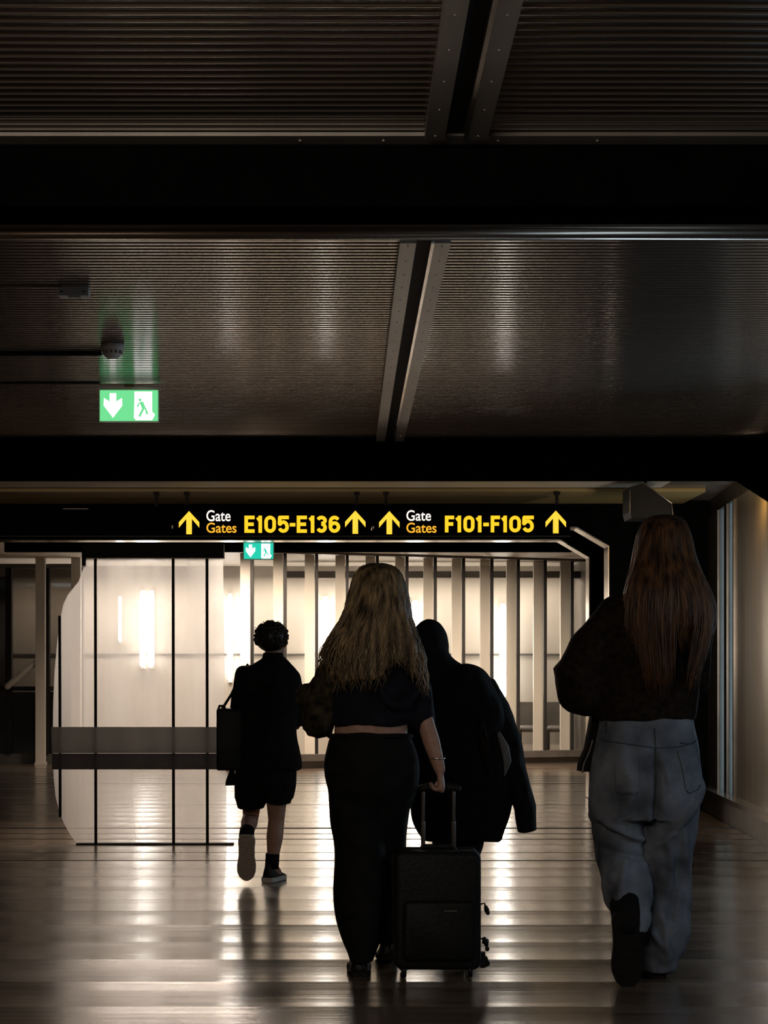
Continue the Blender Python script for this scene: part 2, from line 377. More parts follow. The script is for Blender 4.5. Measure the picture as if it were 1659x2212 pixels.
# ------------------------------------------------------------------ portal frames
def portal(name, d0, d1, hb, chx, slope_dx, slope_dz, mt='black', rim=None, left_x=-5.6, outer=3.9, label=None, zt=CZ-.002):
    zb_ = CH+hb; zc = zb_-slope_dz; lx = chx+slope_dx
    pts = [(left_x, zt), (outer, zt), (outer, .004), (lx, .004), (lx, zc), (chx, zb_), (left_x, zb_)]
    o = MB().prism(pts, d0, d1).build(name, mt); struct(o, label)
    if rim:
        t = rim; m2 = MB()
        a = [(left_x, zb_), (chx, zb_), (lx, zc), (lx, .01)]
        bnd = [(left_x, zb_-t), (chx-t*.4, zb_-t), (lx-t, zc-t*.4), (lx-t, .01)]
        for i in range(3):
            m2.prism([a[i], a[i+1], bnd[i+1], bnd[i]], d0-.02, d1+.01)
        m2.build('rim', 'polished', o)
    return o
portal('trim_2', 4.97, 5.17, 1.415, 3.6, .5, .3, outer=3.9, label='black beam nearest the viewer across the ribbed ceiling')
portal('trim_3', 11.04, 11.24, 1.343, X(1590, 11.24), .42, .273, outer=3.9, label='black portal frame beyond the green exit sign')
portal('trim_4', 14.90, 15.10, 1.372, X(1243, 15), .285, .170, rim=.011, outer=3.9, label='black portal frame right behind the lit gate signs')
portal('trim_5', 16.20, 16.40, 1.372, X(1207, 16.3), .29, .172, rim=.011, outer=3.9, label='black portal frame around the view of the glass wall')
struct(MB().box(-3.9, X(1235, 19), 18.95, 19.05, CZ-.145, CF-.002).build('trim_6', 'black'), 'thin black downstand in the far hall ceiling')

# polished angle strips under the ceiling just behind the beams: they catch the tube lights
def half_round(name, y, z, r, x0=-5.6, x1=3.05, mt='polished', label=None):
    rr = []
    for xx in (x0, x1):
        rr.append([Vector((xx, y+r*math.cos(R(a)), z+r*math.sin(R(a)))) for a in range(0, 360, 15)])
    o = MB().rings(rr).build(name, mt, smooth=True); return struct(o, label)
half_round('trim_7', 5.95, CZ-.006, .030, label='polished round trim behind the nearest beam')
struct(MB().box(-5.6, 2.6, 13.35, 13.80, CZ-.012, CZ-.001).build('trim_8', 'pale'), 'pale flat strip on the ceiling behind the second beam')  # pale colour stands in for tube lights reflected in polished trim
struct(MB().box(-5.6, 3.0, 4.89, 4.968, CZ-.012, CZ-.001).build('trim_10', 'strut'), 'riveted flat strip along the front of the nearest beam')
struct(MB().box(-5.6, 3.0, 13.95, 14.89, CZ-.03, CZ-.001).build('trim_11', 'ochre'), 'ochre ceiling strip above the gate signs')
mb = MB()
for px in (648, 828, 1075, 1290): 
    mb.ell((X(px, 4.93), 4.93, CZ-.013), (.005, .005, .004), 8, 5)
mb.build('trim_12', 'rivet', smooth=True)['kind'] = 'structure'
# ceiling joint: two riveted flanges with an open groove between them
def seam(name, y0, y1, xc, n, label):
    hw = .092; g = .033; mb = MB()
    L0, L1, R0, R1 = xc-hw, xc-g, xc+g, xc+hw
    fr = MB().prism([(L0, CZ), (L0, CZ-.028), (L1, CZ-.028), (L1, CZ)], y0, y1).build(name, 'strut'); struct(fr, label)
    MB().prism([(R0, CZ), (R0, CZ-.028), (R1, CZ-.028), (R1, CZ)], y0, y1).build('flange', 'strut', fr)
    MB().box(L1+.001, R0-.001, y0, y1, CZ-.006, CZ+.004).build('groove', 'dark_metal', fr)
    MB().box(R0-.012, R0, y0, y1, CZ-.031, CZ-.004).build('lip', 'polished', fr)
    for side in ((L0+L1)/2, (R0+R1)/2):
        for k in range(n):
            yy = y0+.04+(y1-y0-.08)*k/(n-1)
            MB().ell((side, yy, CZ-.028), (.0035, .0035, .003), 8, 5).build('rivet', 'rivet', fr, True)
seam('trim_13', 2.6, 4.88, .318, 11, 'riveted steel ceiling joint before the nearest beam')
seam('trim_14', 6.03, 11.03, .283, 24, 'riveted steel ceiling joint between the two black beams')

# ------------------------------------------------------------------ far glass wall with the gallery behind
mxs = [545, 616, 684, 750, 815, 879, 940, 1001, 1062, 1119, 1177, 1235, 1294]
def fd(px): # distance of the glass wall
    return 21.55+(px-545)*(23.2-21.55)/(1294-545)
G0 = (X(480, 21.4), 21.4); G1 = (X(1310, 23.25), 23.25)
fw = MB().obox(G0, G1, .10, 0, .10).build('window_2', 'skirt'); struct(fw, 'long mullioned glass wall at the end of the hall')
MB().obox((G0[0], G0[1]-.03), (G1[0], G1[1]-.03), .16, .10, .19).build('sill', 'dull_metal', fw)
MB().obox(G0, G1, .10, CF-.03, CF-.002).build('head_rail', 'dull_metal', fw)
for i, px in enumerate(mxs):
    d = fd(px); x = X(px, d)
    MB().box(x-.020, x+.020, d-.07, d+.05, .19, CF-.03).build('mullion', 'mullion', fw)
for i in range(len(mxs)-1):
    a, b = mxs[i], mxs[i+1]
    MB().obox((X(a, fd(a))+.021, fd(a)), (X(b, fd(b))-.021, fd(b)), .012, .19, CF-.03).build('pane', 'glass', fw)
for i, px in enumerate(mxs):       # pale posts standing behind each mullion
    d = fd(px)+.45; x = X(px-15, d)
    o = MB().box(x-.065, x+.065, d-.05, d+.05, 0, CF-.002).box(x-.075, x+.075, d-.06, d+.06, 0, .03).build('steel_post', 'pale')
    tag(o, 'pale steel post standing behind the glass wall', 'post', 'pale posts behind the glass wall')
    # each bay's dark downstands of the gallery ceiling are one long pair below
gw = MB().box(-5.6, 3.9, 24.5, 24.6, 0, CF+.02).build('wall_far', 'pale_wall'); struct(gw, 'plain plaster wall of the lit gallery')
struct(MB().box(-5.6, 3.9, 24.47, 24.5, 1.52, 1.545).build('trim_15', 'skirt'), 'thin dark joint along the gallery wall')
struct(MB().box(-.9, 3.9, 23.62, 23.8, 2.60, 2.70).build('trim_16', 'skirt'), 'dark ceiling downstand in the gallery')
struct(MB().box(-.9, 3.9, 23.58, 23.619, 2.592, 2.605).build('trim_17', 'pale'), 'thin pale edge of the gallery downstand')
# wall tubes
def tube_lamp(px, y0, y1, d, label, wpx=16):
    x = X(px, d); z0, z1 = Z(y1, d), Z(y0, d); r = wpx/2*d/F
    t = thing('tube_lamp', (x, d, z0), label, 'lamp', 'vertical tube lamps on the gallery wall')
    MB().tube([(x, d, z0+r), (x, d, z1-r)], r, 14).build('lamp_tube', 'tube', t, True)
    MB().box(x-r*.7, x+r*.7, d+r*.9, 24.503, z0-.03, z1+.02).build('back_plate', 'white_plastic', t)
    MB().box(x-r*.5, x+r*.5, d-r*.2, d+r, z0-.03, z0+.01).build('end_cap', 'white_plastic', t)
tube_lamp(497, 1285, 1470, 24.38, 'tall glowing wall tube behind the glass above the boy in shorts, left of his head', 12)
tube_lamp(703, 1291, 1480, 24.38, 'tall glowing wall tube just left of the blonde woman')
tube_lamp(897, 1299, 1492, 24.38, 'tall glowing wall tube just above the hooded person')
tube_lamp(1087, 1307, 1506, 24.38, 'tall glowing wall tube fully visible right of the hooded person')
tube_lamp(1262, 1313, 1516, 24.38, 'tall glowing wall tube partly hidden by the arm of the woman in jeans')
tube_lamp(308, 1278, 1440, 24.38, 'left tube of the bright pair seen through the frosted screen', 13)
tube_lamp(326, 1278, 1440, 24.38, 'right tube of the bright pair seen through the frosted screen', 14)
tube_lamp(259, 1290, 1385, 24.38, 'short faint wall tube left of the bright pair behind the frosted screen', 7)
# gallery seats seen low behind the glass
def seat(px, label):
    d = 23.9; x = X(px, d); t = thing('gallery_seat', (x, d, 0), label, 'seat', 'seats in the gallery')
    MB().tube([(x-.12, d, .46), (x+.12, d, .46)], .05, 12, 1.8).build('seat', 'skirt', t, True)
    MB().prism([(x-.165, .5), (x+.165, .5), (x+.165, .78), (x+.14, .84), (x-.14, .84), (x-.165, .78)], d+.16, d+.22).build('backrest', 'skirt', t)
    for sx in (-.15, .15):
        MB().tube([(x+sx, d-.1, 0), (x+sx, d-.1, .44)], .015, 8).build('leg', 'mullion', t)
        MB().tube([(x+sx, d+.15, 0), (x+sx, d+.17, .5)], .015, 8).build('leg', 'mullion', t)
for px, lb in ((1146, 'dark low seat behind the glass, left one right of the hooded person'), (1206, 'dark low seat behind the glass beside the elbow of the woman in jeans')): seat(px, lb)
nb = MB().box(X(1130, 24.45), X(1146, 24.45), 24.44, 24.468, Z(1532, 24.45), Z(1518, 24.45)).build('notice_plate', 'white_plastic'); tag(nb, 'small pale notice plate on the gallery wall behind the glass', 'sign')

# left end of the far wall: darker glazing with a stair
Ld = 23.0
lw = MB().box(-5.6, X(168, Ld), Ld-.05, Ld+.05, 0, .14).build('window_3', 'skirt'); struct(lw, 'dark framed glazing at the far left')
MB().box(-5.6, X(168, Ld), Ld-.08, Ld+.06, Z(1486, Ld)-.04, Z(1486, Ld)+.02).build('transom', 'mullion', lw)
MB().box(-5.6, X(168, Ld), Ld-.05, Ld+.05, CZ-.06, CZ-.002).build('head_rail', 'dull_metal', lw)
for px, wd in ((20, .042), (103, .032), (176, .03)):
    x = X(px, Ld); MB().box(x-wd, x+wd, Ld-.07, Ld+.05, .14, CZ-.06).build('mullion', 'mullion', lw)
for a, b in ((-40, 13), (27, 98), (108, 171)): MB().box(X(a, Ld), X(b, Ld), Ld-.006, Ld+.006, .14, CZ-.06).build('pane', 'smoked', lw)
MB().box(-5.6, X(168, Ld), Ld+.055, Ld+.075, .14, Z(1490, Ld)-.03).build('lower_panel', 'dark_metal', lw)
for px, y1 in ((88, 0), (165, 0)):
    d = 22.8; o = MB().box(X(px-10, d), X(px+10, d), d-.05, d+.05, 0, CF-.002).box(X(px-12, d), X(px+12, d), d-.06, d+.06, 0, .03).build('steel_post', 'pale')
    tag(o, 'pale post behind the dark glazing, nearest the left edge' if px < 100 else 'pale post rising beside the frosted screen', 'post')
d = 22.82; a, b = P(16, 1483, d), P(76, 1431, d)
o = MB().tube([a, b], .045, 8).build('stair_handrail', 'pale', smooth=True); tag(o, 'sloping pale stair handrail behind the dark glazing at far left', 'handrail')
o = MB().box(-5.6, X(13, Ld), Ld+.30, Ld+.34, .0, Z(1243, Ld)).build('notice_board', 'dark_metal'); tag(o, 'dark board behind the glazing at the left edge', 'board')
struct(MB().box(X(176, Ld), X(490, 22), Ld-.0, Ld+.04, 0, .14).build('trim_18', 'skirt'), 'low skirting behind the frosted screen')

# ------------------------------------------------------------------ frosted glass screen with the curved end
SD = 11.66
t = thing('glass_screen', (X(320, SD), SD, 0), 'tall frosted glass screen with curved left edge and grey waist band', 'screen')
cur = [(184, 1206), (181, 1225), (170, 1256), (157, 1272), (146, 1286), (137, 1305), (130, 1340), (124, 1385), (118, 1450), (115, 1520), (114, 1600),
       (116, 1680), (120, 1720), (128, 1752), (138, 1778), (150, 1800), (166, 1822)]
out = [(X(a, SD), Z(b, SD)) for a, b in cur]
base = Z(1824, SD)
out = out+[(X(168, SD), .012), (X(490, SD), .012), (X(482, SD), Z(1206, SD))]
MB().prism(out, SD-.006, SD+.006).build('glass_panel', 'frost', t)
for px, y0 in ((130, 1330), (207, 1207), (375, 1207), (448, 1207)):
    yb = 1765 if px == 130 else 1822
    o = MB().tube([P(px-1, y0, SD-.03), P(px, yb, SD-.03)], .0105, 10, round_ends=False).build('post', 'mullion', t, True)
MB().prism([(X(116, SD), Z(1626, SD)), (X(486, SD), Z(1626, SD)), (X(486, SD), Z(1570, SD)), (X(115, SD), Z(1570, SD))], SD-.075, SD-.045).build('upper_band', 'frost_band', t)
MB().prism([(X(116, SD), Z(1661, SD)), (X(486, SD), Z(1661, SD)), (X(486, SD), Z(1627, SD)), (X(116, SD), Z(1627, SD))], SD-.07, SD-.045).build('lower_band', 'frost_band_dark', t)
MB().box(X(166, SD), X(505, SD), SD-.04, SD+.04, 0, .014).build('floor_channel', 'mullion', t)
MB().box(X(186, SD), X(484, SD), SD-.05, SD+.05, Z(1206, SD), Z(1176, SD)).build('head_beam', 'dark_metal', t)
MB().box(X(178, SD), X(186, SD), SD-.03, SD+.03, Z(1222, SD), Z(1176, SD)).build('bracket', 'dark_metal', t)

# ------------------------------------------------------------------ signs
def text_mesh(s, px0, px1, ytop, ybot, d, mt, parent, bold=.02, name='lettering'):
    cu = bpy.data.curves.new('t', 'FONT'); cu.body = s; cu.size = 1; cu.offset = bold; cu.extrude = .02
    tmp = bpy.data.objects.new('t', cu); col.objects.link(tmp)
    dg = bpy.context.evaluated_depsgraph_get(); dg.update()
    me = bpy.data.meshes.new_from_object(tmp.evaluated_get(dg)); bpy.data.objects.remove(tmp)
    xs = [v.co.x for v in me.vertices]; ys = [v.co.y for v in me.vertices]
    x0, x1, y0, y1 = min(xs), max(xs), min(ys), max(ys)
    a, b, c, e = X(px0, d), X(px1, d), Z(ybot, d), Z(ytop, d)
    for v in me.vertices:
        u, w_, q = v.co
        v.co = (a+(u-x0)/(x1-x0)*(b-a), d-q*.1, c+(w_-y0)/(y1-y0)*(e-c))
    me.materials.append(M[mt]); me.name = name
    o = bpy.data.objects.new(name, me); col.objects.link(o); o.parent = parent; o.matrix_parent_inverse = Matrix.Translation(parent.location).inverted()
    return o
def strokes(paths, th, d, mt, parent, name='lettering'):
    """bold letters built from thick flat strokes; paths in pixels"""
    mb = MB(); r = th/2
    def disc(px, py):
        mb.prism([(X(px+r*math.cos(a*math.pi/6), d), Z(py+r*math.sin(a*math.pi/6), d)) for a in range(12)], d-.003, d)
    for path in paths:
        for (x0, y0), (x1, y1) in zip(path, path[1:]):
            L = math.hypot(x1-x0, y1-y0) or 1; nx, ny = -(y1-y0)/L*r, (x1-x0)/L*r
            mb.prism([(X(x0+nx, d), Z(y0+ny, d)), (X(x1+nx, d), Z(y1+ny, d)), (X(x1-nx, d), Z(y1-ny, d)), (X(x0-nx, d), Z(y0-ny, d))], d-.003, d)
        for (x0, y0) in path[1:-1]: disc(x0, y0)
    return mb.build(name, mt, parent)
def arc(cx, cy, rx, ry, a0, a1, n=10):
    return [(cx+rx*math.cos(R(a0+(a1-a0)*i/n)), cy+ry*math.sin(R(a0+(a1-a0)*i/n))) for i in range(n+1)]
def glyph(c, x, y0, y1, w, th):
    h = y1-y0; r = th/2; L, Rr, T, B = x+r, x+w-r, y0+r, y1-r; m = (T+B)/2; cx = (L+Rr)/2; q = (Rr-L)/2
    if c == 'E': return [[(L, y0), (L, y1)], [(L, T), (Rr+r, T)], [(L, m), (Rr+r*.5, m)], [(L, B), (Rr+r, B)]]
    if c == 'F': return [[(L, y0), (L, y1)], [(L, T), (Rr+r, T)], [(L, m), (Rr+r*.5, m)]]
    if c == '1': return [[(Rr, y0), (Rr, y1)], [(Rr, T+1), (Rr-th*.9, T+5)]]
    if c == '0': return [arc(cx, T+q, q, q, 180, 360)+arc(cx, B-q, q, q, 0, 180)+[(L, T+q), (L, T+q-1)]]
    if c == '5': return [[(Rr+r, T), (L+.5, T), (L, m-1)]+arc(cx, B-q-1, q, q+2, 215, 360, 8)+arc(cx, B-q, q, q, 0, 160, 8)]
    if c == '3': return [arc(cx, T+q*.85, q, q*.85, 200, 450, 10), arc(cx, B-q, q, q, -90, 160, 10)]
    if c == '6': return [arc(cx, B-q, q, q, 0, 360, 16)+[(Rr, B-q)], [(L, B-q), (L, T+q)]+arc(cx, T+q, q, q, 180, 330, 8)]
    if c == '-': return [[(x, m+1), (x+w, m+1)]]
def gate_text(s, x0, widths, y0, y1, th, d, parent, name='gate_number'):
    x = x0; ps = []
    for c, (w_, gap) in zip(s, widths):
        ps += glyph(c, x, y0, y1, w_, th); x += w_+gap
    return strokes(ps, th, d, 'yellow', parent, name)
def arrow_up(cx, top, bot, d, parent, wpx=44):
    th = 12; hw = wpx/2; mb = MB()
    pts = [(cx, top), (cx+hw, top+24), (cx+hw, top+36), (cx+6, top+17), (cx+6, bot), (cx-6, bot), (cx-6, top+17), (cx-hw, top+36), (cx-hw, top+24)]
    L = [(X(a, d), Z(b, d)) for a, b in pts]
    mb.prism([L[0], L[1], L[2], L[3], L[4], L[5], L[6], L[7], L[8]], d-.004, d)
    return mb.build('arrow', 'yellow_arrow', parent)
SG = 13.9
def sign_box(px0, px1, label, y0=1092, y1=1160):
    t = thing('gate_sign', (X((px0+px1)/2, SG), SG, Z(y1, SG)), label, 'sign')
    MB().box(X(px0, SG), X(px1, SG), SG, SG+.14, Z(y1, SG), Z(y0, SG)).build('housing', 'sign_black', t)
    MB().box(X(px0, SG), X(px1, SG), SG-.006, SG, Z(y1, SG), Z(y1-3, SG)).build('bottom_rail', 'mullion', t)
    return t
FG = SG-.004
t = sign_box(371, 802, 'black hanging gate sign reading E105-E136 with two yellow arrows')
arrow_up(408.5, 1104, 1154, FG, t); arrow_up(767.5, 1103, 1153, FG, t)
text_mesh('Gate', 446, 498, 1102, 1126, FG, 'white_letters', t, .010)
text_mesh('Gates', 446, 511, 1129, 1151, FG, 'orange', t, .010)
gate_text('E105-E136', 528, [(22, 6), (10, 5), (25, 4), (24, 2), (12, 3), (22, 5), (11, 4), (23, 4), (25, 0)], 1114, 1151, 7.6, FG, t)
def rods(t, pxs):
    for px in pxs:
        MB().box(X(px-3, SG), X(px+3, SG), SG+.04, SG+.08, Z(1092, SG), CZ-.032).build('hanger', 'dark_metal', t)
        MB().box(X(px-6, SG), X(px+6, SG), SG+.03, SG+.09, CZ-.055, CZ-.031).build('bracket', 'dark_metal', t)
rods(t, (402, 771))
MB().box(X(371, SG), X(374, SG), SG-.012, SG-.002, Z(1142, SG), Z(1135, SG)).build('catch', 'pale', t)
t = sign_box(804, 1232, 'black hanging gate sign reading F101-F105 with two yellow arrows')
arrow_up(841, 1104, 1154, FG, t); arrow_up(1200.5, 1103, 1152, FG, t)
text_mesh('Gate', 878, 931, 1102, 1125, FG, 'white_letters', t, .010)
text_mesh('Gates', 878, 943, 1129, 1151, FG, 'orange', t, .010)
gate_text('F101-F105', 961, [(20, 3), (12, 5), (24, 3), (12, 4), (12, 4), (20, 3), (12, 5), (25, 3), (25, 0)], 1114, 1150, 7.6, FG, t)
rods(t, (834, 1205))
MB().box(X(805, SG), X(808, SG), SG-.012, SG-.002, Z(1142, SG), Z(1137, SG)).build('catch', 'pale', t)
t = sign_box(-60, 369, 'unlit black hanging sign panel at the left, beside the lit gate signs', 1100)
rods(t, (336,)); MB().box(X(135, SG), X(190, SG), SG+.01, SG+.05, Z(1100, SG), Z(1100, SG)+.008).build('top_clip', 'dull_metal', t)

def exit_sign(px0, px1, y0, y1, d, label, mg, detail=True):
    W_ = px1-px0; H_ = y1-y0
    q = lambda u, v: (X(px0+u*W_, d-.004), Z(y0+v*H_, d-.004))
    t = thing('exit_sign', (X((px0+px1)/2, d), d, Z(y1, d)), label, 'sign')
    MB().box(X(px0-2, d), X(px1+2, d), d, d+.03, Z(y1+2, d), Z(y0-3, d)).build('housing', 'white_plastic', t)
    MB().prism([q(0, 0), q(1, 0), q(1, 1), q(0, 1)], d-.004, d-.001).build('lit_face', mg, t)
    ar = [(.17, .10), (.28, .10), (.28, .38), (.38, .26), (.385, .50), (.225, .90), (.065, .50), (.07, .26), (.17, .38)]
    MB().prism([q(*p) for p in ar], d-.008, d-.0045).build('arrow', 'white_light', t)
    MB().prism([q(*p) for p in ((.60, .05), (.90, .05), (.90, .70), (.95, .80), (.90, .98), (.62, .98), (.59, .9))], d-.008, d-.0045).build('doorway', 'white_light', t)
    man = MB()
    for poly in (((.67, .28), (.72, .28), (.72, .36), (.67, .36)), ((.68, .38), (.75, .38), (.80, .62), (.73, .62)),
                 ((.73, .60), (.77, .62), (.70, .88), (.66, .86)), ((.77, .58), (.80, .58), (.84, .78), (.80, .80)), ((.66, .44), (.70, .40), (.66, .56), (.63, .56))):
        man.prism([q(*p) for p in poly], d-.011, d-.0085)
    man.build('running_figure', mg, t)
    MB().box(X(px0+W_*.42, d), X(px0+W_*.58, d), d, d+.02, Z(y0-3, d), CZ+.002).build('ceiling_mount', 'ochre', t)
    return t
ed = 9.06
t = exit_sign(216, 341, 843, 909, ed, 'lit green and white emergency exit sign hanging from the ribbed ceiling', 'green')
MB().box(X(212, ed), X(345, ed), ed-.002, ed+.04, Z(842, ed), Z(836, ed)).build('top_rail', 'white_plastic', t)
exit_sign(527, 590, 1173, 1207, 17.0, 'small lit green exit sign seen below the gate sign E105', 'green2')

# ------------------------------------------------------------------ small ceiling fittings
dd = 8.0; t = thing('smoke_detector', (X(243, dd), dd, CZ), 'round pale smoke detector on the ribbed ceiling above the exit sign', 'smoke detector')
def lathe(c, prof, n=24):
    return MB().rings([[Vector((c[0]+r*math.cos(2*math.pi*k/n), c[1]+r*math.sin(2*math.pi*k/n), z)) for k in range(n)] for r, z in prof])
x = X(243, dd)
lathe((x, dd), [(.056, CZ+.004), (.056, CZ-.022), (.050, CZ-.03), (.001, CZ-.031)]).build('base', 'white_plastic', t, True)
lathe((x, dd), [(.046, CZ-.030), (.044, CZ-.046), (.030, CZ-.060), (.012, CZ-.064), (.0005, CZ-.066)]).build('sensor_head', 'white_plastic', t, True)
for k in range(12):
    a = k*math.pi/6; MB().box(x+.045*math.cos(a)-.004, x+.045*math.cos(a)+.004, dd+.045*math.sin(a)-.004, dd+.045*math.sin(a)+.004, CZ-.044, CZ-.03).build('vent_rib', 'dull_metal', t)
def pipe(pxa, pxb, py, r, mt, label, name='conduit'):
    d = (CZ-r-CH)*F/(HY-py); o = MB().tube([(X(pxa, d), d, CZ-r+.002), (X(pxb, d), d, CZ-r+.002)], r, 10).build(name, mt, smooth=True); tag(o, label, name); return d
pipe(-1500, 216, 765, .011, 'dark_metal', 'dark conduit running left from the smoke detector')
pipe(-1500, 214, 828, .006, 'dark_metal', 'thin cable along the ceiling ending at the green exit sign', 'cable')
pipe(-1500, 132, 619, .004, 'dull_metal', 'thin cable along the ceiling ending at the small junction box', 'cable')
d = 6.85; t = thing('junction_box', (X(160, d), d, CZ), 'small pale junction box on the ceiling at upper left', 'junction box')
MB().box(X(128, d), X(193, d), d-.03, d+.03, CZ-.034, CZ+.004).build('cover', 'white_plastic', t)
for px in (136, 184): MB().ell((X(px, d), d-.031, CZ-.018), (.004, .003, .004), 8, 6).build('screw', 'dark_metal', t)
MB().box(X(150, d), X(176, d), d-.02, d+.02, CZ-.039, CZ-.034).build('label_plate', 'pale', t)
# bulkhead at the right between the frames
d = 13.2; t = thing('ceiling_duct', (X(1405, d), d, Z(1122, d)), 'dark angular ceiling duct with a pale chamfered edge above the woman in jeans', 'duct')
o1 = [(1361, 1052), (1392, 1042), (1450, 1088), (1453, 1118), (1365, 1118), (1361, 1105)]
MB().prism([(X(a, d), Z(b, d)) for a, b in o1], d, d+.35).build('casing', 'mullion', t)
for (a, b, c, e) in ((1388, 1041, 1451, 1087), (1451, 1087, 1454, 1119), (1361, 1060, 1361, 1108)):
    MB().tube([P(a, b, d-.01), P(c, e, d-.01)], .005, 8).build('edge_trim', 'polished', t, True)
MB().box(X(1395, d), X(1402, d), d+.1, d+.16, Z(1045, d), CZ-.002).build('hanger', 'dark_metal', t)
for px, py in ((704, 1043), (8, 1045)):
    d = 11.9; o = MB().tube([(X(px, d), d, CZ), (X(px, d), d, CZ-.03)], .008, 8).ell((X(px, d), d, CZ-.042), (.014, .014, .006), 12, 6).build('sprinkler_head', 'dark_metal', smooth=True)
    tag(o, 'tiny sprinkler head above the gate signs' if px > 100 else 'tiny sprinkler head at the left edge above the unlit panel', 'sprinkler')
# ------------------------------------------------------------------ people
def hand(mb, wrist, direction, palm_n, thumb_side, curl=35, size=1.0):
    """palm, four unequal fingers with knuckle bends and a thumb from the side of the palm"""
    w_ = Vector(wrist); d = Vector(direction).normalized(); n = Vector(palm_n); n = (n-n.dot(d)*d).normalized(); s = d.cross(n).normalized()*thumb_side
    k = size
    mb.tube([w_-d*.01, w_+d*.03*k, w_+d*.075*k], [.020*k, .030*k, .034*k], 12, .5, ref=n)
    for i, (o, L) in enumerate(((.027, .070), (.009, .078), (-.009, .073), (-.026, .058))):
        b = w_+d*.078*k+s*o*k; pts = [b-d*.02*k]; a = 0; p = b
        pts.append(p)
        for j, fr in enumerate((.42, .32, .26)):
            a += R(curl*(1.0, 1.1, .7)[j]); dirn = d*math.cos(a)+n*math.sin(a); p = p+dirn*L*fr*k; pts.append(p)
        mb.tube(pts, [.0095*k, .0092*k, .0085*k, .0078*k, .0068*k], 8)
    b = w_+d*.025*k+s*.024*k
    p1 = b+(d*.6+s*.6+n*.3).normalized()*.035*k; p2 = p1+(d*.8+s*.15+n*.6).normalized()*.028*k; p3 = p2+(d*.8-s*.1+n*.5).normalized()*.022*k
    mb.tube([b, p1, p2, p3], [.012*k, .011*k, .0095*k, .008*k], 8)
def head(mb, c, k=1.0, turn=0):
    """skull, jaw, nose, brow, lips, ears; faces +Y turned by turn degrees"""
    rot = Matrix.Rotation(R(turn), 3, 'Z'); c = Vector(c)
    q = lambda x, y, z: c+rot @ Vector((x*k, y*k, z*k))
    mb.ell(c+rot @ Vector((0, 0, .02*k)), (.074*k, .092*k, .092*k), 24, 16, rot)
    mb.ell(q(0, .028, -.045), (.056*k, .062*k, .062*k), 20, 12, rot)
    mb.ell(q(0, .062, -.088), (.024*k, .022*k, .018*k), 12, 8, rot)
    mb.tube([q(0, .086, .018), q(0, .104, -.016), q(0, .100, -.026)], [.008*k, .012*k, .014*k], 8)
    for s in (-1, 1):
        mb.tube([q(s*.012, .084, .032), q(s*.045, .072, .036)], .009*k, 8)
        mb.ell(q(s*.029, .080, .016), (.012*k, .008*k, .008*k), 10, 8, rot)
        mb.ell(q(s*.075, 0, -.008), (.010*k, .018*k, .030*k), 12, 8, rot)
    mb.tube([q(-.022, .082, -.054), q(0, .090, -.052), q(.022, .082, -.054)], .0075*k, 8)
    mb.tube([q(-.018, .082, -.064), q(0, .088, -.066), q(.018, .082, -.064)], .0075*k, 8)
def figure(name, t, hd, hk, neck, chest, pelvis, arms, legs, k=1.0, turn=0, mt='skin', lg=.8):
    mb = MB(); head(mb, hd, hk, turn)
    mb.tube([Vector(hd)+Vector((0, -.01, -.05)), neck, Vector(neck)+Vector((0, 0, -.06))], [.050*k, .048*k, .058*k], 14)
    chest = Vector(chest); pelvis = Vector(pelvis)
    mb.tube([Vector(neck)+Vector((0, 0, -.05)), chest, (chest+pelvis)/2, pelvis], [.085*k, .145*k, .156*k, .156*k], 20, .68)
    for (sh, el, wr, hdir, hn, ts, cu) in arms:
        mb.tube([chest+(Vector(sh)-chest)*.4+Vector((0, 0, .04)), sh, (Vector(sh)+Vector(el))/2, el, (Vector(el)*.6+Vector(wr)*.4), wr], [.055*k, .050*k, .042*k, .036*k, .037*k, .025*k], 14)
        hand(mb, wr, hdir, hn, ts, cu, .95*k)
    for (hp, kn, an, toe) in legs:
        hp, kn, an, toe = map(Vector, (hp, kn, an, toe))
        back = Vector((0, -.012, 0))
        mb.tube([hp, hp*.5+kn*.5, kn, kn*.65+an*.35+back, an*.8+kn*.2, an], [.082*k*lg, .068*k*lg, .050*k*lg, .052*k*lg, .036*k*lg, .034*k*lg], 16)
        mb.tube([an, an*.4+toe*.6, toe], [.034*k, .032*k, .022*k], 12)
    o = mb.build('body', mt, t)
    return remesh(o, .0065, 3)
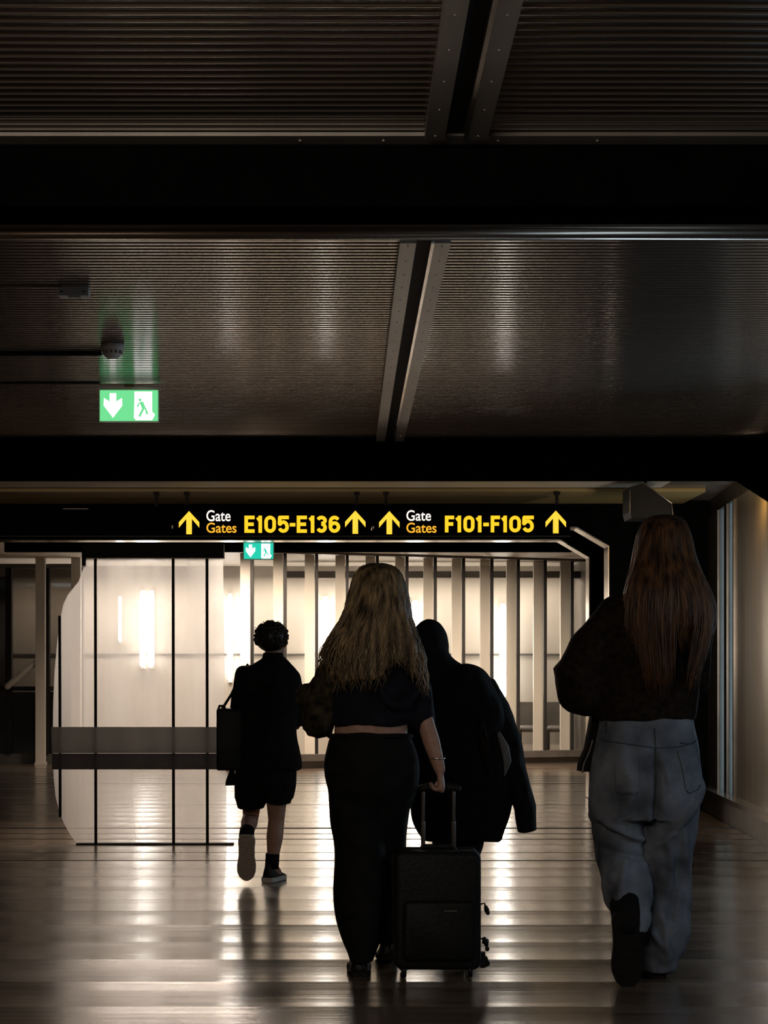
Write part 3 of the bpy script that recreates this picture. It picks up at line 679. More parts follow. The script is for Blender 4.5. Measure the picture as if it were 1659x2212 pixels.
def shoe(t, heel, toe, up, wid, mt_u='shoe_black', mt_s='rubber_dark', collar=.08, sole_t=.022, bulk=1.0):
    """shoe from heel point to toe point along the sole; up points from sole to ankle"""
    heel, toe = Vector(heel), Vector(toe); f = (toe-heel); L = f.length; f.normalize(); up = Vector(up); up = (up-up.dot(f)*f).normalized(); s = f.cross(up).normalized()
    prof = [(0, .55), (.04, .78), (.12, .90), (.30, .84), (.48, .84), (.66, 1.0), (.80, .98), (.91, .78), (.97, .5), (1.0, .2)]
    outl = [(u, w_) for u, w_ in prof]
    def ring(h, grow=0):
        return [heel+f*(u*L)+s*(w_*wid/2+grow)+up*h for u, w_ in outl]+[heel+f*(u*L)-s*(w_*wid/2+grow)+up*h for u, w_ in reversed(outl)]
    so = MB().rings([ring(0, -.003), ring(.004, .001), ring(sole_t, .001)])
    n = 20; rr = []
    hs = [(0, .62, .045), (.06, .70, collar), (.14, .80, collar+.012), (.28, .80, collar), (.42, .78, collar*.86), (.60, .92, .062), (.78, .92, .048), (.92, .72, .036), (.99, .30, .022)]
    for u, w_, h in interp([(a*1., b, c) for a, b, c in hs], 3):
        c = heel+f*(u*L)+up*sole_t; r = []
        for i in range(n):
            a = 2*math.pi*i/n; ca, sa = math.cos(a), math.sin(a)
            r.append(c+s*(w_*wid/2*ca*(1 if sa <= 0 else (1-.35*sa)))*bulk+up*(max(sa, -.05)*(h-sole_t)*bulk))
        rr.append(r)
    o = MB().rings(rr).build('shoe', mt_u, t, True)
    so.build('sole', mt_s, o)
    tr = MB()
    for k in range(7):
        u = .12+.12*k; c = heel+f*(u*L)-up*.001; hw = wid*.36
        tr.tube([c-s*hw, c+s*hw], .0028, 6)
    tr.build('tread', mt_s, o)
    la = MB()
    for k in range(4):
        u = .44+.07*k; c = heel+f*(u*L)+up*(collar*.86-.010*k-.004); la.tube([c-s*wid*.18, c+up*.004, c+s*wid*.18], .0028, 6)
    la.build('laces', mt_u, o, True)
    return o
def hair(t, rows, d0, ends, mt, n=320, seed=1, rad=.0042, wave=.006, name='hair', crown=None):
    """long hair: curved shell over the back of the head plus separate locks.
    rows (py, xl, xr, centre dy, depth); ends(u) pixel y where a lock at side position u stops"""
    rg = random.Random(seed); R_ = interp(rows, 5); ys = [r[0] for r in R_]
    def at(py):
        for a, b in zip(R_, R_[1:]):
            if a[0] <= py <= b[0]:
                t_ = (py-a[0])/max(1e-6, b[0]-a[0]); return [p+(q-p)*t_ for p, q in zip(a, b)]
        return list(R_[-1])
    def pos(py, u, f=1.0):
        _, xl, xr, dy, dp = at(py); cx = X((xl+xr)/2, d0); hw = (xr-xl)/2*d0/F
        a = u*math.pi/2
        return Vector((cx+hw*f*math.sin(a), d0+dy-dp*f*math.cos(a), Z(py, d0)))
    mb = MB(); nu = 25; top = ys[0]
    rr = []
    steps = 26
    for j in range(steps+1):
        ring_o = []; ring_i = []
        for i in range(nu):
            u = -1.25+2.5*i/(nu-1); ye = ends(max(-1, min(1, u)))-14; py = top+(ye-top)*j/steps
            ring_o.append(pos(py, u, .965+.02*math.sin(u*23+j*.1))); ring_i.append(pos(py, u, .80))
        rr.append(ring_o+ring_i[::-1])
    mb.rings(rr)
    for q in range(n):
        u = rg.uniform(-1.2, 1.2); ye = ends(max(-1, min(1, u)))+rg.uniform(-40, 14); ys0 = top+rg.uniform(0, 26)
        pts = []; ph = rg.uniform(0, 6.3); du = rg.uniform(-.10, .10); fr = rg.uniform(.97, 1.035); K = 13
        for k in range(K+1):
            s_ = k/K; py = ys0+(ye-ys0)*s_
            p = pos(py, u+du*s_+.02*math.sin(s_*7+ph), fr+.02*s_*math.sin(ph))
            am = wave*s_; p += Vector((am*math.sin(s_*11+ph), am*math.cos(s_*9+ph)*.5, 0)); pts.append(p)
        mb.tube(pts, [rad*(1.0-.75*(k/K)**2) for k in range(K+1)], 5, round_ends=False)
    return mb.build(name, mt, t, True)

# ---- blonde woman pulling the suitcase
D = 6.52
p = lambda px, py, dy=0: P(px, py, D+dy)
t = thing('person', (X(790, D), D, 0), 'woman with long blonde hair, cropped dark top and wide black trousers, pulling a suitcase', 'person')
figure('w', t, p(815, 1292, .03), 1.0, p(810, 1378, .01), p(806, 1440), p(800, 1610),
       [(p(735, 1425), p(690, 1560, -.01), p(715, 1525, .22), (0.3, 1, .1), (0, 0, -1), 1, 40),
        (p(886, 1430), p(920, 1562, -.02), p(950, 1662, -.03), (.10, .05, -1), (-1, .2, 0), 1, 62)],
       [(p(762, 1640), p(768, 1850, .03), p(777, 2065, -.02), p(777, 2092, .13)),
        (p(840, 1640), p(838, 1850, .12), p(836, 2045, .20), p(838, 2070, .36))], .92)
mb = MB()
loft(mb, [(1384, 770, 850, .0, .05), (1400, 735, 880, 0, .085), (1440, 715, 900, 0, .115), (1500, 712, 898, 0, .125), (1545, 712, 892, 0, .12), (1567, 716, 882, 0, .115)], D)
mb.tube([p(868, 1425), p(895, 1480), p(912, 1556)], [.075, .062, .052], 18)
o = mb.build('cropped_top', 'navy', t); remesh(o, .008, 4, wrinkle(.008, 9, 8, 2))
# hood lying on the back
o = MB().tube([p(820, 1478, -.13), p(828, 1508, -.14), p(850, 1526, -.145), (p(880, 1520, -.14)), p(900, 1492, -.125)], [.012, .018, .02, .018, .012], 12).build('hood_edge', 'navy', t, True)
mb = MB(); mb.tube([p(738, 1425), p(702, 1490, -.01), p(688, 1560, -.01)], [.062, .072, .066], 18)
mb.tube([p(688, 1560, -.01), p(700, 1545, .12), p(712, 1528, .2)], [.060, .058, .048], 16)
mb.ell(p(662, 1505, .02), (.045, .06, .05)); mb.ell(p(672, 1535, .03), (.04, .06, .06))
o = mb.build('sleeve', 'olive', t); o['label'] = 'baggy mottled olive sleeve'; remesh(o, .008, 3, wrinkle(.012, 16, 16, 5))
mb = MB()
loft(mb, [(1584, 716, 884, 0, .115), (1600, 708, 892, 0, .13), (1645, 698, 902, 0, .145), (1700, 704, 900, 0, .140), (1750, 724, 884, .02, .11), (1800, 760, 850, .03, .06)], D)
loft(mb, [(1660, 700, 812, 0, .135), (1760, 712, 824, .02, .12), (1830, 721, 836, .03, .12), (1900, 719, 840, .03, .12), (1960, 723, 834, .02, .12), (2020, 737, 824, 0, .10), (2060, 751, 812, -.01, .085), (2078, 756, 806, -.01, .075)], D)
loft(mb, [(1660, 785, 902, .0, .135), (1760, 798, 884, .06, .11), (1830, 800, 878, .12, .10), (1920, 802, 872, .18, .10), (2000, 808, 866, .22, .09), (2058, 815, 860, .24, .08)], D)
o = mb.build('trousers', 'black_cloth', t); remesh(o, .009, 5, wrinkle(.010, 7, 3.5, 9))
o = MB().tube([p(714, 1590, -.01), p(742, 1590, -.105), p(800, 1591, -.122), p(858, 1590, -.105), p(886, 1590, -.01)], .010, 8, 1.6).build('waistband', 'black_cloth', t, True)
shoe(t, (X(777, D), D-.06, .0), (X(775, D), D+.19, .0), (0, 0, 1), .095, collar=.085)
shoe(t, (X(838, D)-.0, D+.16, .03), (X(840, D), D+.40, .0), (0, 0, 1), .092, collar=.085)
def wends(u):
    base_ = 1474+10*math.sin(u*9)+16*math.cos(u*5+1)
    if .05 < u < .5: base_ -= 30*math.sin((u-.05)/.45*math.pi)
    return base_
hair(t, [(1218, 800, 830, .0, .02), (1224, 782, 850, .0, .07), (1240, 768, 865, .0, .105), (1272, 759, 876, .0, .13), (1310, 752, 881, -.01, .14), (1345, 738, 885, -.03, .14),
         (1380, 716, 896, -.045, .14), (1420, 702, 909, -.045, .145), (1460, 699, 914, -.045, .145), (1520, 700, 912, -.045, .145)], D, wends, 'blonde', 460, 4, .0040, .022)
rg = random.Random(8); sides = {-1: MB(), 1: MB()}
for k in range(16):
    s = -1 if k < 10 else 1; x0 = 765 if s < 0 else 872; y0 = 1268+rg.uniform(0, 60)
    pts = [p(x0, y0, -.02), p(x0+s*rg.uniform(8, 22), y0+25, -.02), p(x0+s*rg.uniform(10, 28), y0+60, -.03), p(x0+s*rg.uniform(5, 22), y0+100, -.04)]
    sides[s].tube([Vector(q) for q in interp([tuple(a) for a in pts], 4)], .0009, 4, round_ends=False)
for m2 in sides.values(): m2.build('loose_strands', 'blonde', t, True)
o = MB().rings([[p(945, 1638, -.03)+Vector((.030*math.cos(a*math.pi/8)*q, .030*math.sin(a*math.pi/8)*q, h)) for a in range(16)] for q, h in ((1, -.003), (1.06, 0), (1, .003))]).build('bracelet', 'rivet', t, True)

# ---- suitcase
S = 6.42
sp = lambda px, py, dy=0: P(px, py, S+dy)
t = thing('suitcase', (X(948, S), S, 0), 'black upright cabin suitcase with raised handle and small charms, held by the blonde woman', 'suitcase')
def rbox(mb, x0, x1, y0, y1, z0, z1, r):
    pts = []
    for cx, cz, a0 in ((x1-r, z1-r, 0), (x0+r, z1-r, 90), (x0+r, z0+r, 180), (x1-r, z0+r, 270)):
        pts += [(cx+r*math.cos(R(a0+k*22.5)), cz+r*math.sin(R(a0+k*22.5))) for k in range(5)]
    b = .012; cx, cz = (x0+x1)/2, (z0+z1)/2
    sh = lambda s_: [(cx+(a-cx)*s_, cz+(c-cz)*s_) for a, c in pts]
    rr = [[Vector((a, y, c)) for a, c in sh(s_)] for y, s_ in ((y0, .90), (y0+b*.4, .965), (y0+b, .99), (y0+2*b, 1), (y1-2*b, 1), (y1-b, .99), (y1-b*.4, .965), (y1, .90))]
    mb.rings(rr); return mb
x0, x1, z0, z1 = X(853, S), X(1040, S), Z(2097, S), Z(1840, S)
rbox(MB(), x0, x1, S, S+.21, z0, z1, .03).build('shell', 'case', t, True)
rbox(MB(), x0+.03, x1-.03, S-.028, S+.02, z0+.04, z0+.27, .02).build('front_pocket', 'case', t, True)
MB().tube([(x0-.002, S+.12, z0+.03), (x0-.002, S+.12, z1-.02), (x0+.03, S+.12, z1+.003), (x1-.03, S+.12, z1+.003), (x1+.002, S+.12, z1-.02), (x1+.002, S+.12, z0+.03)], .004, 8).build('zip', 'mullion', t, True)
MB().tube([sp(905, 1838, .1), sp(915, 1828, .1), sp(975, 1828, .1), sp(985, 1838, .1)], .009, 8).build('top_grip', 'case', t, True)
for px in (914, 980):
    a, b = sp(px, 1842, .17), sp(px, 1712, .13)
    MB().tube([a, (a+b)/2], .0085, 10).tube([(a+b)/2, b], .0062, 10).build('handle_tube', 'dull_metal', t, True)
MB().tube([sp(906, 1704, .13), sp(925, 1700, .13), sp(970, 1700, .13), sp(989, 1704, .13)], [.013, .015, .015, .013], 12).build('handle_grip', 'case', t, True)
for px, dy in ((873, .03), (1016, .03), (873, .18), (1016, .18)):
    x = X(px, S); w_ = MB().rings([[Vector((x+dx, S+dy+rr_*math.cos(a*math.pi/10), .026+rr_*math.sin(a*math.pi/10))) for a in range(20)] for dx, rr_ in ((-.010, .020), (-.008, .0255), (.008, .0255), (.010, .020))])
    o = w_.build('wheel', 'shoe_black', t, True); MB().box(x-.014, x+.014, S+dy-.012, S+dy+.012, .03, z0+.012).build('wheel_fork', 'case', o)
MB().box(X(958, S), X(986, S), S-.0335, S-.027, Z(1967, S), Z(1964, S)).build('nameplate', 'dull_metal', t)['label'] = 'small silver nameplate'
for (py, dx, sc) in ((1965, 9, 1.0), (2040, 11, 1.15), (2078, 6, 1.2)):
    c = sp(1041+dx, py, .06); m2 = MB(); rg = random.Random(int(py))
    m2.tube([sp(1039, py-12, .06), sp(1041+dx*.6, py-14, .06), c], .0035, 6)
    for q in range(7): m2.ell(c+Vector((rg.uniform(-.010, .010), rg.uniform(-.01, .01), rg.uniform(-.02, .016)))*sc, (.008*sc, .008*sc, .009*sc), 10, 6)
    m2.build('charm', 'shoe_black', t, True)
MB().box(X(1040, S), X(1051, S), S+.05, S+.08, Z(2096, S), Z(2062, S)).build('luggage_tag', 'shoe_black', t)

# ---- hooded person
D2 = 8.37
p2 = lambda px, py, dy=0: P(px, py, D2+dy)
t = thing('person', (X(985, D2), D2, 0), 'hooded person in a long black coat walking ahead of the suitcase', 'person')
figure('h', t, p2(926, 1396, .05), .98, p2(940, 1450, .02), p2(980, 1520), p2(990, 1680),
       [(p2(915, 1490), p2(918, 1590, .05), p2(930, 1640, .22), (0, 1, -.1), (0, 0, -1), -1, 40),
        (p2(1050, 1495), p2(1078, 1600, .02), p2(1070, 1660, .20), (0, 1, -.2), (0, 0, -1), 1, 40)],
       [(p2(962, 1700), p2(965, 1830, .05), p2(966, 1940, -.03), (p2(966, 1955, .11))),
        (p2(1012, 1700), p2(1012, 1830, .0), p2(1010, 1940, .12), (p2(1010, 1955, .26)))], .95)
mb = MB()
mb.ell(p2(928, 1398, .03), (.098, .125, .145), 24, 16); mb.ell(p2(938, 1440, -.01), (.095, .11, .09), 24, 14)
loft(mb, [(1408, 893, 968, 0, .09), (1428, 890, 985, 0, .10), (1445, 888, 1020, 0, .12), (1470, 886, 1050, 0, .13)], D2)
o = mb.build('hood', 'black_cloth', t); remesh(o, .010, 8, wrinkle(.008, 8, 6, 1))
mb = MB()
loft(mb, [(1434, 905, 1010, 0, .07), (1446, 890, 1044, 0, .11), (1475, 884, 1063, 0, .14), (1520, 880, 1088, 0, .15), (1560, 878, 1100, 0, .155), (1610, 878, 1106, 0, .16),
          (1680, 880, 1112, 0, .17), (1730, 884, 1110, 0, .165), (1765, 890, 1101, 0, .16), (1790, 900, 1090, 0, .15), (1816, 915, 1080, 0, .14)], D2)
o = mb.build('coat', 'black_cloth', t); remesh(o, .011, 5, wrinkle(.014, 6, 3, 3))
mb = MB(); mb.tube([p2(1036, 1462), p2(1045, 1475), p2(1070, 1530, -.01), p2(1094, 1600, -.02), p2(1114, 1680, -.02), p2(1133, 1745, -.02), p2(1139, 1798, -.02)], [.02, .060, .076, .076, .066, .054, .050], 18, round_ends=False)
o = mb.build('sleeve', 'black_cloth', t); remesh(o, .010, 4, wrinkle(.010, 9, 5, 6))
o = MB().tube([p2(1078, 1585, -.125), p2(1090, 1615, -.130), p2(1096, 1645, -.125), p2(1090, 1675, -.12)], [.010, .022, .020, .004], 12, .45).build('lining_fold', 'lining', t, True); o['label'] = 'pale grey fold of lining at the side'
o = MB().tube([p2(1040, 1560, -.16), p2(1048, 1620, -.17), p2(1060, 1670, -.168)], [.014, .026, .010], 12, .4).build('scarf_end', 'brown_cloth', t, True)
mb = MB()
loft(mb, [(1740, 925, 995, .02, .10), (1830, 935, 992, .04, .09), (1930, 940, 990, -.01, .085), (1950, 942, 990, -.02, .08)], D2)
loft(mb, [(1740, 985, 1062, .02, .10), (1820, 985, 1046, .02, .09), (1860, 985, 1036, .04, .085), (1930, 988, 1034, .11, .08), (1950, 988, 1032, .12, .08)], D2)
o = mb.build('trousers', 'black_cloth', t); remesh(o, .010, 4, wrinkle(.008, 8, 4, 7))
shoe(t, (X(966, D2), D2-.08, 0), (X(962, D2), D2+.18, 0), (0, 0, 1), .1); shoe(t, (X(1010, D2), D2+.06, 0), (X(1014, D2), D2+.32, 0), (0, 0, 1), .1)

# ---- boy in shorts
D3 = 9.52
p3 = lambda px, py, dy=0: P(px, py, D3+dy)
t = thing('person', (X(580, D3), D3, 0), 'boy with short curly dark hair in a loose dark shirt, black shorts and sneakers', 'person')
figure('b', t, p3(590, 1388, .02), .93, p3(590, 1428, .0), p3(580, 1490), p3(572, 1660),
       [(p3(528, 1470), p3(522, 1560, .03), p3(516, 1590, .2), (0, 1, -.3), (1, 0, 0), 1, 40),
        (p3(634, 1478), p3(640, 1545, .03), p3(646, 1560, .22), (0, 1, .1), (-1, 0, 0), -1, 40)],
       [(p3(548, 1660), p3(542, 1762, .10), p3(532, 1808, -.17), p3(532, 1876, -.09)),
        (p3(598, 1660), p3(597, 1772, .05), p3(588, 1872, .0), p3(604, 1893, .10))], .94, turn=-22, lg=1.0)
mb = MB(); rg = random.Random(5)
mb.ell(p3(586, 1376, -.005), (.094, .108, .088), 24, 14)
for k in range(330):
    v = Vector((rg.gauss(0, 1), rg.gauss(-.25, 1), rg.gauss(.35, 1))).normalized()
    if v.z < -.55 or (v.y > .55 and v.z < .35): continue
    c = p3(586, 1376, -.005)+Vector((v.x*.093, v.y*.106, v.z*.085)); mb.ell(c, (rg.uniform(.006, .013),)*3, 7, 5)
for k in range(70):
    a = rg.uniform(0, 6.28); z = rg.uniform(.2, 1); rr_ = math.sqrt(1-z*z); c = p3(586, 1376, -.005)+Vector((math.cos(a)*rr_*.1, math.sin(a)*rr_*.1, z*.092))
    q = Vector((math.cos(a)*rr_, math.sin(a)*rr_, z)); mb.tube([c-q*.01, c+q*.008+Vector((rg.uniform(-.01, .01), 0, 0))], .0018, 5)
mb.build('hair', 'dark_hair', t, True)
mb = MB()
loft(mb, [(1418, 568, 612, -.0, .05), (1430, 552, 624, 0, .07), (1444, 522, 640, 0, .09), (1465, 512, 652, 0, .105), (1520, 506, 648, 0, .115), (1580, 505, 640, 0, .12), (1620, 504, 648, 0, .125), (1662, 502, 654, 0, .13)], D3)
mb.tube([p3(528, 1458), p3(519, 1510, 0), p3(517, 1560, .02)], [.055, .056, .052], 16)
mb.tube([p3(628, 1462), p3(642, 1505, 0), p3(645, 1552, .02)], [.055, .052, .046], 16)
o = mb.build('shirt', 'black_cloth', t); remesh(o, .010, 3, wrinkle(.010, 8, 6, 4))
MB().rings([[p3(590, 1416+q, .005)+Vector((.058*s_*math.cos(a*math.pi/10), .06*s_*math.sin(a*math.pi/10), 0)) for a in range(20)] for q, s_ in ((8, 1.12), (-3, 1.0), (-6, .95), (6, .9))]).build('collar', 'black_cloth', t, True)
MB().prism([(X(500, D3), Z(1655, D3)), (X(506, D3), Z(1655, D3)), (X(512, D3), Z(1695, D3)), (X(488, D3), Z(1696, D3)), (X(489, D3), Z(1686, D3))], D3-.05, D3-.03).build('shirt_tail', 'black_cloth', t)
mb = MB()
loft(mb, [(1640, 510, 640, 0, .11), (1690, 506, 640, 0, .12), (1725, 505, 634, 0, .11)], D3)
loft(mb, [(1690, 506, 580, 0, .11), (1720, 506, 574, .02, .10), (1742, 510, 572, .03, .098), (1748, 512, 568, .03, .095)], D3)
loft(mb, [(1690, 570, 640, 0, .11), (1715, 575, 632, .01, .10), (1730, 577, 629, .02, .10), (1737, 579, 628, .02, .095)], D3)
o = mb.build('shorts', 'black_cloth', t); remesh(o, .009, 3, wrinkle(.006, 10, 6, 8))
f = shoe(t, p3(533, 1806, -.27), p3(532, 1903, -.15), (0, 1, .28), .104, 'shoe_black', 'rubber_tan', .07, .02); f['label'] = 'lifted sneaker showing its tan sole'
f = shoe(t, (X(580, D3)-.005, D3-.04, 0), (X(604, D3)+.005, D3+.16, 0), (0, 0, 1), .10, 'shoe_black', 'rubber_white', .115, .028); f['label'] = 'planted dark high sneaker with white sole'
MB().tube([p3(589, 1844, .005), p3(587, 1876, .005)], [.040, .040], 16, round_ends=False).build('sock', 'black_cloth', t, True)
MB().tube([p3(534, 1793, -.17), p3(532, 1808, -.22)], [.042, .042], 16, round_ends=False).build('sock', 'black_cloth', t, True)
# boy's bag
t = thing('tote_bag', (X(495, D3), D3, Z(1663, D3)), 'flat black tote bag hanging at the left side of the boy', 'bag')
BX0, BX1 = X(470, D3), X(525, D3)
rbox(MB(), BX0, BX1, D3-.10, D3+.17, Z(1663, D3), Z(1530, D3), .012).build('bag_body', 'case', t, True)
MB().tube([p3(472, 1532, -.05), p3(474, 1525, -.05), p3(484, 1525, -.05), p3(486, 1532, -.05)], .008, 8).build('bag_rim', 'case', t, True)
MB().tube([p3(478, 1534, .0), p3(500, 1500, .0), p3(523, 1450, -.03), p3(535, 1438, 0), p3(530, 1470, .1), p3(510, 1530, .1)], .008, 8, 1.8).build('shoulder_strap', 'case', t, True)

# ---- woman in jeans
D4 = 6.49
p4 = lambda px, py, dy=0: P(px, py, D4+dy)
t = thing('person', (X(1395, D4), D4, 0), 'tall woman with very long straight hair, dark fleece jacket and baggy light blue jeans', 'person')
figure('j', t, p4(1432, 1188, .02), 1.04, p4(1425, 1270, .01), p4(1410, 1350), p4(1395, 1590),
       [(p4(1322, 1340), p4(1242, 1480, .02), p4(1330, 1490, .24), (1, .6, 0), (0, 0, -1), 1, 40),
        (p4(1495, 1330), p4(1500, 1470, .06), p4(1455, 1480, .28), (-.6, .8, .1), (0, 0, -1), -1, 40)],
       [(p4(1345, 1620), p4(1338, 1820, .10), p4(1352, 1985, -.20), p4(1356, 2080, -.18)),
        (p4(1445, 1620), p4(1440, 1850, .05), p4(1412, 2075, .0), (p4(1410, 2100, .14)))], .98)
mb = MB()
loft(mb, [(1262, 1385, 1468, 0, .06), (1285, 1350, 1500, 0, .10), (1315, 1320, 1520, 0, .13), (1370, 1305, 1522, 0, .145), (1440, 1295, 1515, 0, .15), (1500, 1288, 1508, 0, .15), (1535, 1285, 1504, 0, .148), (1558, 1290, 1498, 0, .14)], D4)
mb.tube([p4(1340, 1325), p4(1290, 1392, 0), p4(1248, 1462, .0), p4(1252, 1498, .04), p4(1285, 1500, .16), p4(1320, 1492, .22)], [.080, .098, .105, .090, .080, .06], 20)
mb.ell(p4(1268, 1490, .01), (.085, .10, .105))
mb.tube([p4(1490, 1315), p4(1505, 1400, .01), p4(1500, 1470, .06), p4(1470, 1480, .2)], [.068, .060, .058, .05], 18)
o = mb.build('fleece_jacket', 'brown_cloth', t); remesh(o, .009, 6, wrinkle(.010, 7, 7, 11))
jr = [((1512, 1690), (1440, 1795), 9, .016), ((1440, 1795), (1400, 1830), 9, .012), ((1352, 1712), (1318, 1775), 8, .010), ((1290, 1765), (1345, 1800), 8, .010), ((1350, 1800), (1385, 1812), 8, .014),
      ((1465, 1790), (1478, 1950), 7, .014), ((1478, 1950), (1470, 2060), 7, .010), ((1384, 1835), (1388, 1940), 8, .014), ((1430, 1800), (1445, 1900), 8, .008), ((1420, 1960), (1432, 2060), 7, .012),
      ((1345, 1840), (1318, 1935), 9, .010), ((1395, 2005), (1422, 2040), 6, .012), ((1300, 1830), (1380, 1850), 7, -.012), ((1380, 1990), (1400, 2035), 6, -.010), ((1398, 1620), (1400, 1780), 6, -.016),
      ((1290, 1780), (1370, 1822), 6, -.010), ((1455, 1830), (1440, 1980), 7, -.010), ((1415, 1640), (1430, 1700), 6, .008), ((1330, 1640), (1350, 1690), 10, .006)]
def jeans_fold(co, n):
    low = max(0, min(1, (.85-co.z)/.5))
    v = wrinkle(.013, 9, 5, 21)(co, n)+.006*low*noise.noise(Vector((co.x*14+3, co.y*10, co.z*22+co.x*16)))
    if n.y < .35:
        px = co.x*F/D4+VX; py = HY-(co.z-CH)*F/D4
        for (a, b, wd, am) in jr:
            dx, dy = b[0]-a[0], b[1]-a[1]; L2 = dx*dx+dy*dy; u = max(0, min(1, ((px-a[0])*dx+(py-a[1])*dy)/L2))
            q = math.hypot(px-a[0]-u*dx, py-a[1]-u*dy)
            v += 1.5*am*math.exp(-(q/wd)**2)*math.sin(math.pi*(.15+.7*u))
    return v
mb = MB()
loft(mb, [(1545, 1296, 1496, 0, .135), (1575, 1292, 1500, 0, .15), (1620, 1283, 1507, -.01, .165), (1670, 1275, 1512, -.015, .17), (1720, 1274, 1511, -.01, .165), (1770, 1280, 1505, 0, .14)], D4)
loft(mb, [(1700, 1274, 1396, 0, .15), (1760, 1279, 1394, .02, .14), (1810, 1288, 1390, .04, .135), (1850, 1288, 1388, .02, .13), (1890, 1292, 1388, -.05, .125), (1940, 1302, 1392, -.12, .115), (1975, 1310, 1390, -.17, .10), (1992, 1316, 1386, -.19, .09)], D4)
loft(mb, [(1700, 1394, 1511, 0, .15), (1760, 1390, 1507, .01, .14), (1820, 1388, 1501, .02, .13), (1880, 1384, 1489, .02, .125), (1940, 1384, 1482, .02, .12), (2000, 1378, 1479, .01, .115), (2050, 1376, 1470, 0, .11), (2085, 1378, 1454, 0, .10), (2097, 1384, 1440, 0, .095)], D4)
o = mb.build('jeans', 'denim', t); remesh(o, .0075, 3, jeans_fold)
def on_back(px, py, off=.004):
    """point on the rear surface of the jeans above that spot"""
    return None
# seams, belt loop and pockets stitched on the seat
from mathutils.bvhtree import BVHTree
me = o.data; bv = BVHTree.FromPolygons([v.co for v in me.vertices], [tuple(q.vertices) for q in me.polygons])
def stick(px, py, lift=.001):
    x, z = X(px, D4), Z(py, D4); h = bv.ray_cast(Vector((x, D4-1.2, z)), Vector((0, 1, 0)))
    return (h[0]+Vector((0, -lift, 0))) if h[0] else Vector((x, D4-.14, z))
def seam_line(pts, r, name, mt='denim_dark'):
    dense = [q for q in interp([(a*1., b*1.) for a, b in pts], 6)]
    MB().tube([stick(a, b) for a, b in dense], r, 6).build(name, mt, t, True)
M['denim_dark'] = mat('denim_seam', (.05, .06, .075), .85, noise_amt=.3, nscale=(60, 60, 60))
M['denim_pocket'] = mat('denim_pocket', (.17, .20, .24), .85, noise_amt=.35, nscale=(25, 25, 25))
seam_line([(1296, 1598), (1340, 1604), (1398, 1612)], .0022, 'yoke_seam'); seam_line([(1400, 1612), (1450, 1610), (1494, 1600)], .0022, 'yoke_seam')
seam_line([(1399, 1572), (1400, 1640), (1399, 1720), (1394, 1790)], .0028, 'centre_seam')
def pocket(pts):
    m2 = MB(); k = 6; L = [stick(a, b, .004) for a, b in pts]
    g = []
    for i in range(k+1):
        for j in range(k+1):
            u, v = i/k, j/k
            a = [pts[0][q]*(1-u)+pts[1][q]*u for q in (0, 1)]; b = [pts[3][q]*(1-u)+pts[2][q]*u for q in (0, 1)]
            g.append(stick(a[0]*(1-v)+b[0]*v, a[1]*(1-v)+b[1]*v, .0045))
    n_ = len(g); g2 = [q+Vector((0, .006, 0)) for q in g]
    fs = [(i*(k+1)+j, i*(k+1)+j+1, (i+1)*(k+1)+j+1, (i+1)*(k+1)+j) for i in range(k) for j in range(k)]
    m2.add(g+g2, fs+[tuple(q+n_ for q in f_[::-1]) for f_ in fs])
    return m2.build('back_pocket', 'denim', t, True)
def pocket_edge(pts): seam_line([pts[0], pts[3], ((pts[2][0]+pts[3][0])/2, pts[3][1]+4), pts[2], pts[1]], .0022, 'pocket_seam')
pocket_edge([(1449, 1620), (1494, 1614), (1500, 1688), (1465, 1700)]); pocket_edge([(1314, 1624), (1360, 1630), (1362, 1702), (1320, 1704)])
pocket([(1447, 1618), (1496, 1612), (1502, 1690), (1464, 1702)]); pocket([(1312, 1622), (1362, 1628), (1364, 1704), (1318, 1706)])
seam_line([(1455, 1602), (1480, 1604), (1493, 1598)], .003, 'pocket_opening')
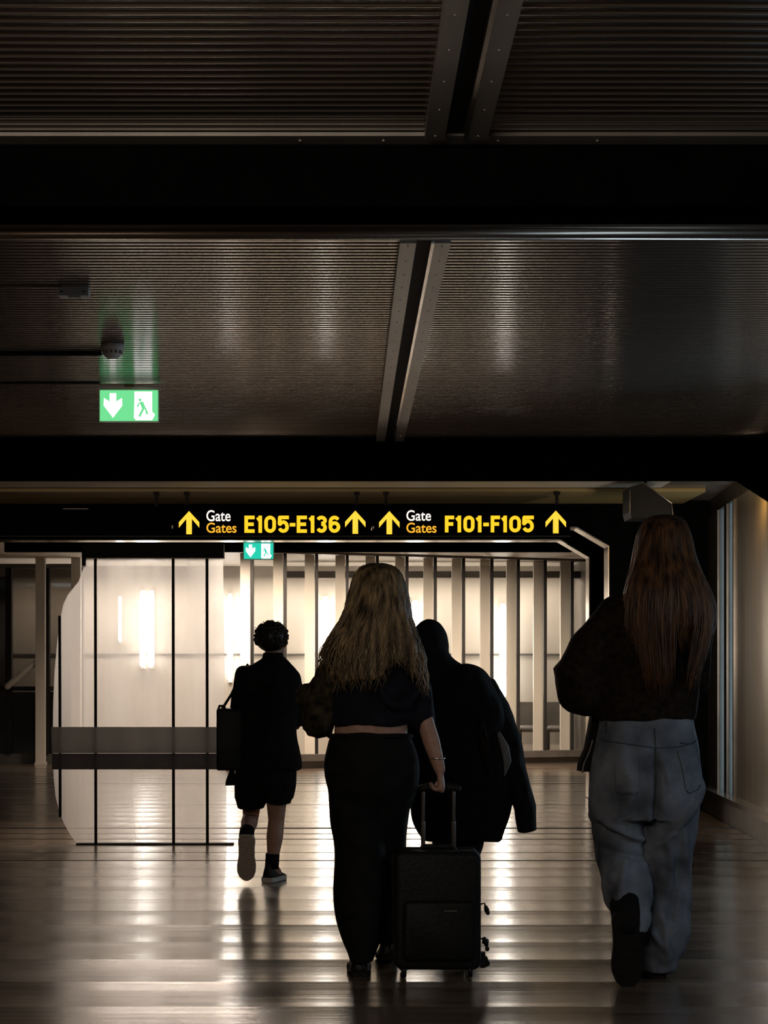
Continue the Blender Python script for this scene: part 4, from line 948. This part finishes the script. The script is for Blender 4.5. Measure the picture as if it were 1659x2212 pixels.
MB().tube([stick(1303, 1556, .006), stick(1302, 1580, .006)], .005, 8).build('belt_loop', 'denim_dark', t, True)
f = shoe(t, p4(1352, 1972, -.30), p4(1357, 2134, -.24), (0, 1, .12), .112, 'shoe_black', 'rubber_dark', .09, .03, 1.05); f['label'] = 'lifted black shoe seen from its sole'
f = shoe(t, (X(1410, D4), D4-.06, 0), (X(1410, D4)+.01, D4+.20, 0), (0, 0, 1), .105, collar=.09)
MB().tube([p4(1352, 1955, -.17), p4(1354, 1995, -.25)], [.062, .052], 16).build('sock', 'black_cloth', t, True)
def gends(u):
    if u < -.62: return 1400+(u+1)*60
    if -.62 <= u < .0: return 1478+16*math.cos((u+.3)*5)
    if 0 <= u < .32: return 1372
    if u < .66: return 1482
    return 1415
hair(t, [(1113, 1418, 1450, .0, .02), (1118, 1402, 1466, .0, .06), (1132, 1388, 1480, .0, .10), (1165, 1376, 1491, .0, .125), (1210, 1368, 1500, -.01, .135), (1255, 1355, 1514, -.04, .145),
         (1300, 1342, 1530, -.055, .15), (1350, 1340, 1533, -.06, .15), (1400, 1350, 1522, -.06, .145), (1450, 1362, 1506, -.06, .14), (1500, 1372, 1492, -.06, .135), (1540, 1374, 1490, -.06, .13)],
     D4, gends, 'auburn', 460, 9, .0036, .006)
# small shoulder bag hanging at her left side
t = thing('shoulder_bag', (X(1272, D4), D4+.14, Z(1672, D4)), 'narrow dark bag with pale edge hanging at the left hip of the woman in jeans', 'bag')
bp_ = [(1288, 1545), (1300, 1545), (1300, 1672), (1259, 1669), (1262, 1650), (1275, 1620), (1282, 1580)]
MB().prism([(X(a, D4), Z(b, D4)) for a, b in bp_], D4+.10, D4+.18).build('bag_body', 'black_cloth', t)
MB().tube([P(1280, 1600, D4+.095), P(1274, 1622, D4+.095), P(1261, 1651, D4+.095), P(1258, 1668, D4+.095)], .004, 8).build('piping', 'lining', t, True)
MB().tube([p4(1294, 1548, .14), p4(1300, 1480, .15), p4(1340, 1330, .10), p4(1345, 1318, .0)], .007, 8, 2).build('shoulder_strap', 'black_cloth', t, True)
